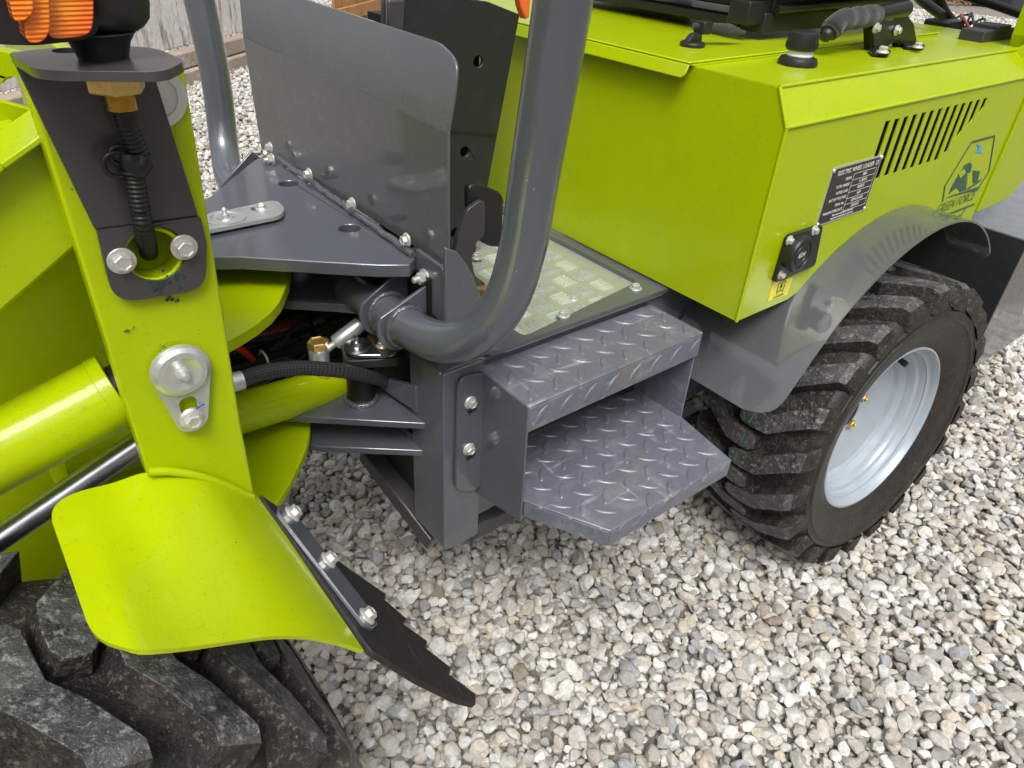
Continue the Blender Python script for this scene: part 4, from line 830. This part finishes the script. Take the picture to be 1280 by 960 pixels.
for (r_, pxy) in ((.0075, (0.0843,0.481,0.8853)), (.0055, (0.0871,0.482,0.8904))):
    rg = circle(pxy, -Y_, r_, 20); b = MB(); b.tube(rg + [rg[0]], .0016, 8, caps=False); b.build('cable_tie', 'cable', LD, smooth=60)
b = MB(); b.tube([V((0.0796,0.483,0.8913)), V((0.0911,0.481,0.8892))], .0014, 8); b.build('cable_tie', 'cable', LD)
b = MB(); rg = circle(V((0.0926,0.481,0.8802)), V((.1, 0, 1)), .0075, 18); b.tube(rg + [rg[0]], .0012, 8, caps=False); b.build('cable_tie', 'cable', LD, smooth=60)

def smear(c, n_, r_, m, parent, seed, name='paint_smear'):
    rr = random.Random(seed); n_ = V(n_).normalized(); a_ = n_.orthogonal().normalized(); c_ = n_.cross(a_); b_ = MB()
    for q in range(9):
        o_ = V(c) + a_*rr.gauss(0, r_*.7) + c_*rr.gauss(0, r_*.7); k_ = rr.uniform(.1, .42)*r_; N_ = 9; ring_ = []
        for i in range(N_): t = 2*math.pi*i/N_; z_ = k_*rr.uniform(.45, 1.15); ring_.append(o_ + a_*math.cos(t)*z_ + c_*math.sin(t)*z_*.7)
        b_.plate(ring_, n_*(.0003 + .00004*q))
    o = b_.build(name, m, parent); o['kind'] = 'stuff'; return o
M['teal'] = mat('teal_paint', (.01, .055, .06), .3)
smear((0.0917,0.4925,0.8008), -Y_, .005, 'teal', BR, 1); smear((0.1015,0.4925,0.7995), -Y_, .0055, 'teal', BR, 2); smear((0.0994,0.4995,0.782), -Y_, .004, 'teal', PO, 3)
smear((0.0672,0.4995,0.7672), -Y_, .0025, 'teal', PO, 4); smear((0.0866,0.4995,0.7449), -Y_, .002, 'teal', PO, 5)
# loader arm, tower plates, cylinders
b = MB(); b.plate([(0.029,0.53,0.8807), (0.0568,0.53,0.8959), (0.0931,0.53,0.9141), (0.1117,0.53,0.9024), (0.1024,0.53,0.8152), (0.0808,0.53,0.814), (0.0604,0.53,0.8233), (-0,0.53,0.7846), (-0.1062,0.53,0.7206), (-0.0981,0.53,0.8003)], (0, .06, 0)); b.build('loader_arm', 'lime', LD, bevel=.003)
e = [(-0.0967,0.525,0.8039), (0.029,0.525,0.8831), (0.0571,0.525,0.8985)]
b = MB(); b.obox(e[0], e[1], .02, .004); b.obox(e[1], e[2], .02, .004); b.build('arm_edge_strip', 'lime', LD, bevel=.001)
b = MB(); b.plate([(-.6, .70, .34), (.115, .70, .34), (.118, .70, .90), (-.05, .70, .95), (-.6, .70, .95)], (0, .02, 0), [circle((0.0644,0.7,0.8764), -Y_, .016, 20, ref=(.8, 0, -.6), ry=.022)]); b.build('front_frame_plate', 'lime', LD, bevel=.002)
b = MB(); b.plate([(0.0131,0.64,0.8727), (0.042,0.64,0.873), (0.0585,0.64,0.8727), (0.066,0.64,0.8861), (0.0568,0.64,0.8613), (0.0384,0.64,0.8609), (0.0096,0.64,0.862)], (0, .01, 0)); b.build('stiffener_rib', 'lime', LD, bevel=.001)
b = MB(); b.obox((0.0629,0.62,0.8906), (0.0525,0.62,0.8681), .008, .05, (1, 0, 0)); b.build('stiffener_rib', 'lime', LD, bevel=.001)
b = MB(); b.plate([(-.6, .60, .885), (.05, .60, .885), (.05, .70, .885), (-.6, .70, .885)], (0, 0, -.01)); b.build('frame_shelf', 'lime', LD, bevel=.002)
b = MB(); b.plate([(.115, .60, .40), (.115, 1.19, .40), (.115, 1.19, .90), (.115, .60, .90)], (.012, 0, 0)); b.build('front_bulkhead', 'lime', LD, bevel=.002)
c0_, c1_ = V((-0.112,0.56,0.6438)), V((0.0591,0.56,0.6867))
d = (c1_ - c0_).normalized(); b = MB(); b.tube([c0_ - d*.15, c1_ - d*.004], .0305, 48); LC = b.build('lift_cylinder', 'lime', LD, smooth=40)
b = MB(); b.lathe([(.0305, 0), (.0312, .0006), (.0312, .010), (.0305, .0106)], c1_ - d*.014, d, 48); b.build('cylinder_collar', 'lime', LC, smooth=35)
b = MB(); b.lathe([(.020, 0), (.020, .04)], c1_ - d*.006, d, 32); b.build('cylinder_eye', 'dark', LC, smooth=35)
b = MB(); b.lathe([(.006, 0), (.004, .001), (.0, .0012)], V((0.0617,0.535,0.7045)), -Y_, 16); b.build('paint_chip', 'rust', LC)
r0_, r1_ = V((-0.1524,0.585,0.5271)), V((0.0634,0.585,0.6114))
b = MB(); b.tube([r0_, r1_], .0112, 30); RO = b.build('chrome_rod', 'chrome', LD, smooth=40)
b = MB(); b.plate([(0.0487,0.58,0.646), (0.0627,0.58,0.6487), (0.0694,0.58,0.6319), (0.0652,0.58,0.6194), (0.0585,0.58,0.6278)], (0, .03, 0)); b.build('rod_clevis', 'lime', RO, bevel=.002)
# front fender: flat sheet rolling down at the rear, plus weld fillet to the post
FZ = .645
top_ = [(-.017, .482), (-.018, .377), (.009, .330)]
st2 = []  # stations along the fender; each = (far point, near point)
far = [V((-.017, .484, FZ)), V((.000, .50, FZ)), V((.030, .502, FZ - .002)), V((.055, .502, FZ - .006)), V((.080, .50, FZ - .018)), V((.105, .50, FZ - .042)), V((.132, .50, .573)), V((.158, .47, .535)), V((.170, .44, .510)), V((.180, .40, .47)), V((.185, .375, .455))]
P0, P1 = V((0.1327,0.5,0.5713)), V((0.1592,0.36,0.4837))
# near edge traced on its own plane
near = [V(p) for p in [(-0.0171,0.3767,0.632), (-0.0131,0.3658,0.632), (-0.0063,0.3558,0.632), (0.0017,0.3471,0.632)]] + [V(p) for p in [(0.0109,0.345,0.6268), (0.0306,0.345,0.6138), (0.0597,0.345,0.5969), (0.0835,0.345,0.5822), (0.1089,0.345,0.5608), (0.1299,0.345,0.5369), (0.1492,0.345,0.5104)]]
farE = [V(p) for p in ((-0.0179,0.496,0.632), (-0.0149,0.5093,0.632), (-0.0069,0.5174,0.632), (0.0058,0.5194,0.632), (0.0277,0.5153,0.632), (0.0541,0.5076,0.636))] + [V((.085, .499, .625)), V((.108, .499, .602)), P0]
def along(pts, n):
    pts = [V(p) for p in pts]; acc = [0]
    for i in range(1, len(pts)): acc.append(acc[-1] + (pts[i] - pts[i - 1]).length)
    o = []
    for k in range(n + 1):
        t = acc[-1]*k/n; i = min(max(j for j in range(len(pts)) if acc[j] <= t + 1e-9), len(pts) - 2); o.append(pts[i].lerp(pts[i + 1], (t - acc[i])/(acc[i + 1] - acc[i])))
    return o
NN, MM = 40, 18
nearC = along(spline([V((-0.0183,0.388,0.632))] + near, 6), NN); farC = along(spline(farE, 6), NN)
b = MB(); vs = []; fs = []
for i in range(NN + 1):
    for j in range(MM + 1):
        t = j/MM; p = farC[i].lerp(nearC[i], t)
        vs.append(p)
for i in range(NN):
    for j in range(MM): a = i*(MM + 1) + j; fs.append((a, a + 1, a + MM + 2, a + MM + 1))
b.add(vs, fs); FF = b.build('front_fender', 'lime', LD, smooth=60, label='smooth lime fender sheet over the front tyre'); sm = FF.modifiers.new('thick', 'SOLIDIFY'); sm.thickness = .004; sm.offset = -1; es = FF.modifiers.new('split', 'EDGE_SPLIT'); es.split_angle = math.radians(50)
b = MB(); wp = spline([(0.0529,0.497,0.6442), (0.0685,0.495,0.6379), (0.0873,0.493,0.6246), (0.1068,0.493,0.6038), (0.1253,0.495,0.5792)], 8); b.tube([V(p) + V((0, .002, -.001)) for p in wp], .0036, 12); b.build('weld_bead', 'lime', FF, smooth=60)
# rear edge: steel clamp strip, bolts and rubber flap
E0, E1 = P0, nearC[-1]; ed = (E1 - E0).normalized()
outd = V((.80, -.25, -.30)); outd = (outd - ed*outd.dot(ed)).normalized(); nn = ed.cross(outd).normalized()
if nn.z < 0: nn = -nn
Lg = (E1 - E0).length
def fpt(s, o, h=0): return E0 + ed*(Lg*s) + outd*o + nn*h
def onplane(pts, off): return [V(p) + nn*off for p in pts]
FP3 = [V(p) for p in [(0.133,0.5,0.5731), (0.1526,0.345,0.5065), (0.2561,0.322,0.3529)]]
nn = (FP3[1] - FP3[0]).cross(FP3[2] - FP3[0]).normalized()
if nn.z < 0: nn = -nn
rag = [(0.1321,0.4992,0.5742), (0.1409,0.4961,0.5609), (0.1572,0.4881,0.5355), (0.1685,0.4626,0.5131), (0.191,0.4506,0.4779), (0.2189,0.4398,0.4354), (0.211,0.4285,0.4438), (0.2269,0.4136,0.4174), (0.2161,0.4024,0.4301), (0.2374,0.3915,0.3969), (0.2271,0.3794,0.4086), (0.2477,0.3643,0.3754), (0.2376,0.3522,0.3869), (0.2607,0.338,0.3503), (0.2494,0.3227,0.3626), (0.2256,0.3209,0.3961), (0.188,0.3294,0.452), (0.17,0.3379,0.4799), (0.1538,0.3447,0.5047), (0.1439,0.4172,0.537)]
b = MB(); b.plate(onplane(rag, -.004), nn*.006); FLP = b.build('rubber_flap', 'flap', LD, bevel=.0008, label='ragged black rubber mud flap bolted to the front fender')
b = MB(); b.plate(rp(onplane([(0.1404,0.49,0.56), (0.1467,0.4981,0.553), (0.155,0.4893,0.5389), (0.1774,0.3903,0.4823), (0.1741,0.3784,0.484), (0.1658,0.3694,0.4936), (0.1579,0.3689,0.5049), (0.1348,0.4769,0.5647)], .002), .003), nn*.004); STP = b.build('clamp_strip', 'grey', LD, bevel=.0008)
for p in [(0.1494,0.4867,0.5464), (0.1598,0.4398,0.5199), (0.1658,0.3819,0.4968)]: bolt(V(p) + nn*.006, nn, STP, 'flange', .92)

# ================================================================== ground, stones
b = MB(); b.add([(-60, -60, 0), (120, -60, 0), (120, 120, 0), (-60, 120, 0)], [(0, 1, 2, 3)]); G = b.build('gravel_ground', 'earth'); G['kind'] = 'structure'
def stone_mesh(seed):
    r = random.Random(seed); bm = bmesh.new(); bmesh.ops.create_icosphere(bm, subdivisions=3, radius=1)
    pl_ = []
    for i in range(r.randint(9, 14)):
        n_ = V((r.gauss(0, 1), r.gauss(0, 1), r.gauss(0, 1))).normalized(); pl_.append((n_, r.uniform(.55, .92)))
    sc = V((1, r.uniform(.66, .92), r.uniform(.42, .68)))
    for v in bm.verts:
        d_ = v.co.normalized(); m_ = 1.02; s_ = 0
        for (n_, dist) in pl_:
            c_ = n_.dot(d_)
            if c_ > .05: m_ = min(m_, dist/c_) if True else m_
        # soft minimum for worn corners
        acc_ = sum(math.exp(-60*min(dist/max(n_.dot(d_), .05), 3)) for n_, dist in pl_) + math.exp(-60*1.02)
        m2 = -math.log(acc_)/60
        rr = m2*.75 + m_*.25 + .018*noise.noise(d_*3.1 + V((seed, 0, 0))) + .008*noise.noise(d_*9 + V((seed, 5, 0)))
        v.co = V((d_.x*rr*sc.x, d_.y*rr*sc.y, d_.z*rr*sc.z))
    me = bpy.data.meshes.new('stone'); bm.to_mesh(me); bm.free(); me.materials.append(M['stone']); smooth_by_angle(me, 16); return me
sm_ = bpy.data.materials.new('limestone_gravel'); sm_.use_nodes = True; M['stone'] = sm_
n = sm_.node_tree.nodes; l = sm_.node_tree.links.new; pb = n['Principled BSDF']; pb.inputs['Roughness'].default_value = .72; pb.inputs['Specular IOR Level'].default_value = .35
oi = n.new('ShaderNodeObjectInfo'); cr = n.new('ShaderNodeValToRGB'); els = cr.color_ramp.elements; cr.color_ramp.interpolation = 'CONSTANT'
pal = [(0, (.52, .50, .455)), (.10, (.40, .375, .335)), (.22, (.60, .585, .55)), (.34, (.33, .315, .295)), (.42, (.54, .49, .425)), (.54, (.47, .445, .41)), (.64, (.66, .64, .60)), (.75, (.40, .365, .32)), (.81, (.33, .335, .345)), (.86, (.58, .57, .55)), (.94, (.54, .475, .37)), (.965, (.72, .71, .69)), (.99, (.27, .225, .185))]
els[0].color = (*pal[0][1], 1); els[0].position = 0
els[1].position = pal[1][0]; els[1].color = (*pal[1][1], 1)
for p_, c_ in pal[2:]: e_ = els.new(p_); e_.color = (*c_, 1)
l(oi.outputs['Random'], cr.inputs[0])
tcn = n.new('ShaderNodeTexCoord'); addv = n.new('ShaderNodeVectorMath'); addv.operation = 'ADD'; l(tcn.outputs['Object'], addv.inputs[0])
mulr = n.new('ShaderNodeMath'); mulr.operation = 'MULTIPLY'; mulr.inputs[1].default_value = 97; l(oi.outputs['Random'], mulr.inputs[0]); l(mulr.outputs[0], addv.inputs[1])
no1 = n.new('ShaderNodeTexNoise'); no1.inputs['Scale'].default_value = 2.2; no1.inputs['Detail'].default_value = 8; no1.inputs['Roughness'].default_value = .7; l(addv.outputs[0], no1.inputs['Vector'])
mr = n.new('ShaderNodeMapRange'); mr.inputs[1].default_value = .3; mr.inputs[2].default_value = .7; mr.inputs[3].default_value = .76; mr.inputs[4].default_value = 1.34; l(no1.outputs[0], mr.inputs[0])
vm = n.new('ShaderNodeVectorMath'); vm.operation = 'SCALE'; l(cr.outputs[0], vm.inputs[0]); l(mr.outputs[0], vm.inputs['Scale']); l(vm.outputs[0], pb.inputs['Base Color'])
bn = n.new('ShaderNodeBump'); bn.inputs['Strength'].default_value = .35; bn.inputs['Distance'].default_value = .12; l(no1.outputs[0], bn.inputs['Height']); l(bn.outputs[0], pb.inputs['Normal'])
protos = bpy.data.collections.new('stone_shapes')
for i in range(16): protos.objects.link(bpy.data.objects.new('stone', stone_mesh(100 + i)))
# scatter
Rm = np.array(camo.matrix_world.to_3x3()); camp = np.array(camo.location) if False else np.array(camo.matrix_world.translation)
def layer(sp, z, smin, smax, drop, x0, x1, y0, y1, zjit):
    nx, ny = int((x1 - x0)/sp), int((y1 - y0)/(sp*.87)); xs, ys = np.meshgrid(np.arange(nx), np.arange(ny)); X = x0 + (xs + .5*(ys % 2))*sp; Y = y0 + ys*sp*.87
    X = X.ravel() + rng.uniform(-.38, .38, X.size)*sp; Y = Y.ravel() + rng.uniform(-.38, .38, Y.size)*sp
    k = rng.random(X.size) > drop; X, Y = X[k], Y[k]
    P = np.c_[X, Y, np.full(X.size, z)]; q = (P - camp) @ Rm; dz = -q[:, 2]
    vis = (dz > .3) & (np.abs(q[:, 0]/dz) < .72*1.12 + .25/dz) & (q[:, 1]/dz < .54*1.1 + .2/dz) & (q[:, 1]/dz > -.54*1.12 - .45/dz)
    P = P[vis]; s_ = np.exp(rng.uniform(np.log(smin), np.log(smax), len(P))); P[:, 2] += rng.uniform(-zjit, zjit, len(P)); return P, s_, np.sqrt((P[:, 0])**2 + P[:, 1]**2)
PS, SS = [], []
def put(sp, z, a, b_, drop, zj, reg, fade=None):
    P, s_, d_ = layer(sp, z, a, b_, drop, *reg, zj)
    if fade: k = (d_ >= fade[0]) & (d_ < fade[1]); P, s_ = P[k], s_[k]
    PS.append(P); SS.append(s_)
near_ = (-.5, 4.2, -.9, 4.2); farr = (0, 13, 0, 13)
put(.0140, .003, .0064, .0104, .03, .003, near_, (0, 3.2))
put(.0195, .010, .0086, .0140, .05, .004, near_, (0, 3.2))
put(.030, .0165, .0110, .0188, .22, .004, near_, (0, 3.2))
put(.030, .008, .012, .020, .1, .005, farr, (3.2, 7)); put(.040, .014, .013, .022, .3, .005, farr, (3.2, 7))
put(.055, .010, .020, .034, .1, .006, farr, (7, 13))
P = np.vstack(PS); S = np.concatenate(SS); N = len(P)
rot = np.c_[rng.normal(0, .38, N), rng.normal(0, .38, N), rng.uniform(0, 6.283, N)]
me = bpy.data.meshes.new('gravel'); me.vertices.add(N); me.vertices.foreach_set('co', P.ravel())
a = me.attributes.new('rot', 'FLOAT_VECTOR', 'POINT'); a.data.foreach_set('vector', rot.ravel())
a = me.attributes.new('scl', 'FLOAT', 'POINT'); a.data.foreach_set('value', S)
a = me.attributes.new('pick', 'INT', 'POINT'); a.data.foreach_set('value', rng.integers(0, 16, N).astype(np.int32))
me.update()
gv = bpy.data.objects.new('gravel', me); COL.objects.link(gv); gv['kind'] = 'stuff'; gv['label'] = 'loose pale crushed limestone gravel covering the yard'; gv['category'] = 'gravel'
ng = bpy.data.node_groups.new('scatter_stones', 'GeometryNodeTree'); ng.interface.new_socket('Geometry', in_out='INPUT', socket_type='NodeSocketGeometry'); ng.interface.new_socket('Geometry', in_out='OUTPUT', socket_type='NodeSocketGeometry')
gi, go = ng.nodes.new('NodeGroupInput'), ng.nodes.new('NodeGroupOutput'); ci = ng.nodes.new('GeometryNodeCollectionInfo'); ci.inputs[0].default_value = protos; ci.inputs['Separate Children'].default_value = True; ci.inputs['Reset Children'].default_value = True
ip = ng.nodes.new('GeometryNodeInstanceOnPoints'); ip.inputs['Pick Instance'].default_value = True
def na(nm, ty_): x = ng.nodes.new('GeometryNodeInputNamedAttribute'); x.data_type = ty_; x.inputs[0].default_value = nm; return x.outputs[0]
er = ng.nodes.new('FunctionNodeEulerToRotation')
ng.links.new(gi.outputs[0], ip.inputs['Points']); ng.links.new(ci.outputs[0], ip.inputs['Instance']); ng.links.new(na('pick', 'INT'), ip.inputs['Instance Index'])
ng.links.new(na('rot', 'FLOAT_VECTOR'), er.inputs[0]); ng.links.new(er.outputs[0], ip.inputs['Rotation']); ng.links.new(na('scl', 'FLOAT'), ip.inputs['Scale']); ng.links.new(ip.outputs[0], go.inputs[0])
mo = gv.modifiers.new('scatter', 'NODES'); mo.node_group = ng
print('stones', N)

# ================================================================== background
# whitewashed board wall on weathered sleepers
WL = empty('board_wall', (1.3, 4.9, 0)); WL['label'] = 'old whitewashed board wall behind the loader at the upper left'; WL['category'] = 'wall'
wd = V((.49, .385, 0)).normalized(); wn = V((wd.y, -wd.x, 0)); w0 = V((0, 0, 0))
def wpt(s, h, o=0): return w0 + wd*s + wn*o + Z_*h
for k in range(15):
    s0_ = -1.3 + k*.20; b = MB(); o = random.uniform(0, .012); b.plate([wpt(s0_, .19, o), wpt(s0_ + .196, .19, o), wpt(s0_ + .196, 2.2, o), wpt(s0_, 2.2, o)], wn*.03); b.build('board', 'oldwood', WL, bevel=.004)
for h_, o in ((0.0, .07), (.095, .04)):
    b = MB(); b.plate([wpt(-1.4, h_, o), wpt(1.75, h_, o), wpt(1.75, h_ + .09, o), wpt(-1.4, h_ + .09, o)], wn*.09); b.build('sleeper', 'beam', WL, bevel=.01)
# brown fence
FN = empty('board_fence', (1.3, 4.75, 0)); FN['label'] = 'warm brown stained board fence far behind the cowl sheet'; FN['category'] = 'fence'
fd = wd; fn = wn
def fpt2(s, h, o=0): return fd*s + fn*o + Z_*h
for k in range(34):
    s0_ = 2.05 + k*.15; b = MB(); o = random.uniform(0, .012); b.plate([fpt2(s0_, .02, o), fpt2(s0_ + .138, .02, o), fpt2(s0_ + .138, 1.8, o), fpt2(s0_, 1.8, o)], fn*.022); b.build('board', 'fence', FN, bevel=.003)
for h_ in (.12, .9):
    b = MB(); b.plate([fpt2(2.05, h_, .04), fpt2(7.1, h_, .04), fpt2(7.1, h_ + .1, .04), fpt2(2.05, h_ + .1, .04)], fn*.035); b.build('rail', 'fence', FN, bevel=.004)
# trees added behind and beside the camera, out of frame, to darken the paint's reflections
M['foliage'] = mat('tree_foliage', (.050, .085, .022), .6, vary=[(1.2, (.09, .13, .03), .45, .7, .8), (3, (.025, .045, .014), .5, .7, .7)])
M['bark'] = mat('tree_bark', (.09, .07, .05), .9, bump=[(20, .6, .02)])
def tree_meshes(seed, h):
    r = random.Random(seed); t_ = MB(); t_.tube([V((0, 0, 0)), V((.05, .02, h*.25)), V((-.05, .05, h*.55)), V((0, 0, h*.85))], lambda t: .16*(1 - t*.8), 10)
    cl = []
    for i in range(14):
        a = r.random()*6.28; z = h*r.uniform(.28, .9); rad = h*.30*math.sin(math.pi*min(1, max(.1, (z/h - .12)/.95)))*r.uniform(.5, 1); e = V((math.cos(a)*rad, math.sin(a)*rad, z)); t_.tube([V((0, 0, z*.75)), e*.5 + V((0, 0, z*.45)), e], lambda t: .05*(1 - t*.8), 6); cl.append((e, h*r.uniform(.09, .16)))
    f_ = MB()
    for i in range(9000):
        c_, rr = r.choice(cl); p = c_ + V((r.gauss(0, 1), r.gauss(0, 1), r.gauss(0, .8))).normalized()*rr*r.uniform(.45, 1.05); n_ = V((r.gauss(0, 1), r.gauss(0, 1), r.gauss(0, 1) + .6)).normalized(); u_ = n_.orthogonal().normalized(); v_ = n_.cross(u_); q_ = r.uniform(.05, .10)
        f_.add([p - u_*q_, p + v_*q_*.6, p + u_*q_, p - v_*q_*.6], [(0, 1, 2, 3)])
    a_, b_ = t_.mesh('trunk'), f_.mesh('crown'); a_.materials.append(M['bark']); b_.materials.append(M['foliage']); return a_, b_
tm = [tree_meshes(11, 5.5), tree_meshes(12, 6.5), tree_meshes(13, 4.6)]
for i, (x, y) in enumerate([(-11, -6), (-8.5, -8.5), (-5.5, -7.5), (-2.5, -9), (.5, -8), (3.5, -9.5), (6.5, -8), (9.5, -10), (13, -8.5), (-12, -2), (-11.5, 2), (-13, 6), (16.5, -6)]):
    T_ = empty('tree', (x, y, 0)); T_.rotation_euler[2] = i*1.9; T_['label'] = 'leafy green tree added behind the camera for paint reflections, outside the picture'; T_['category'] = 'tree'; T_['group'] = 'trees added for reflections'
    link('trunk', tm[i % 3][0], T_); link('crown', tm[i % 3][1], T_)
# dark slab and leaves at the top right
q = V((14.5111,5.2188,0)); b = MB(); b.plate(rp([(-1.3, -.2, 0), (.9, -.9, 0), (1.6, .9, 0), (-.6, 1.4, 0)], .1), (0, 0, .3)); sl = b.build('rubber_slab', 'slab', bevel=.03); sl.location = (q.x + .3, q.y - .2, 0); sl['label'] = 'dark grey slab lying on the gravel at the far upper right'; sl['category'] = 'slab'
lf = MB()
for i in range(260):
    u = rng.normal(0, .35); v_ = rng.normal(0, .12); c_ = q + V((u - .9, v_ + .35 - u*.3, .03 + rng.random()*.03)); a = rng.random()*6.28; d_ = V((math.cos(a), math.sin(a), rng.uniform(-.3, .3)))*.03; e_ = V((-math.sin(a), math.cos(a), rng.uniform(-.3, .3)))*.018
    lf.add([c_ - d_, c_ + e_, c_ + d_, c_ - e_], [(0, 1, 2, 3)])
lo = lf.build('dead_leaves', 'leaf'); lo['kind'] = 'stuff'; lo['label'] = 'scattered brown leaves beside the dark slab'; lo['category'] = 'leaves'
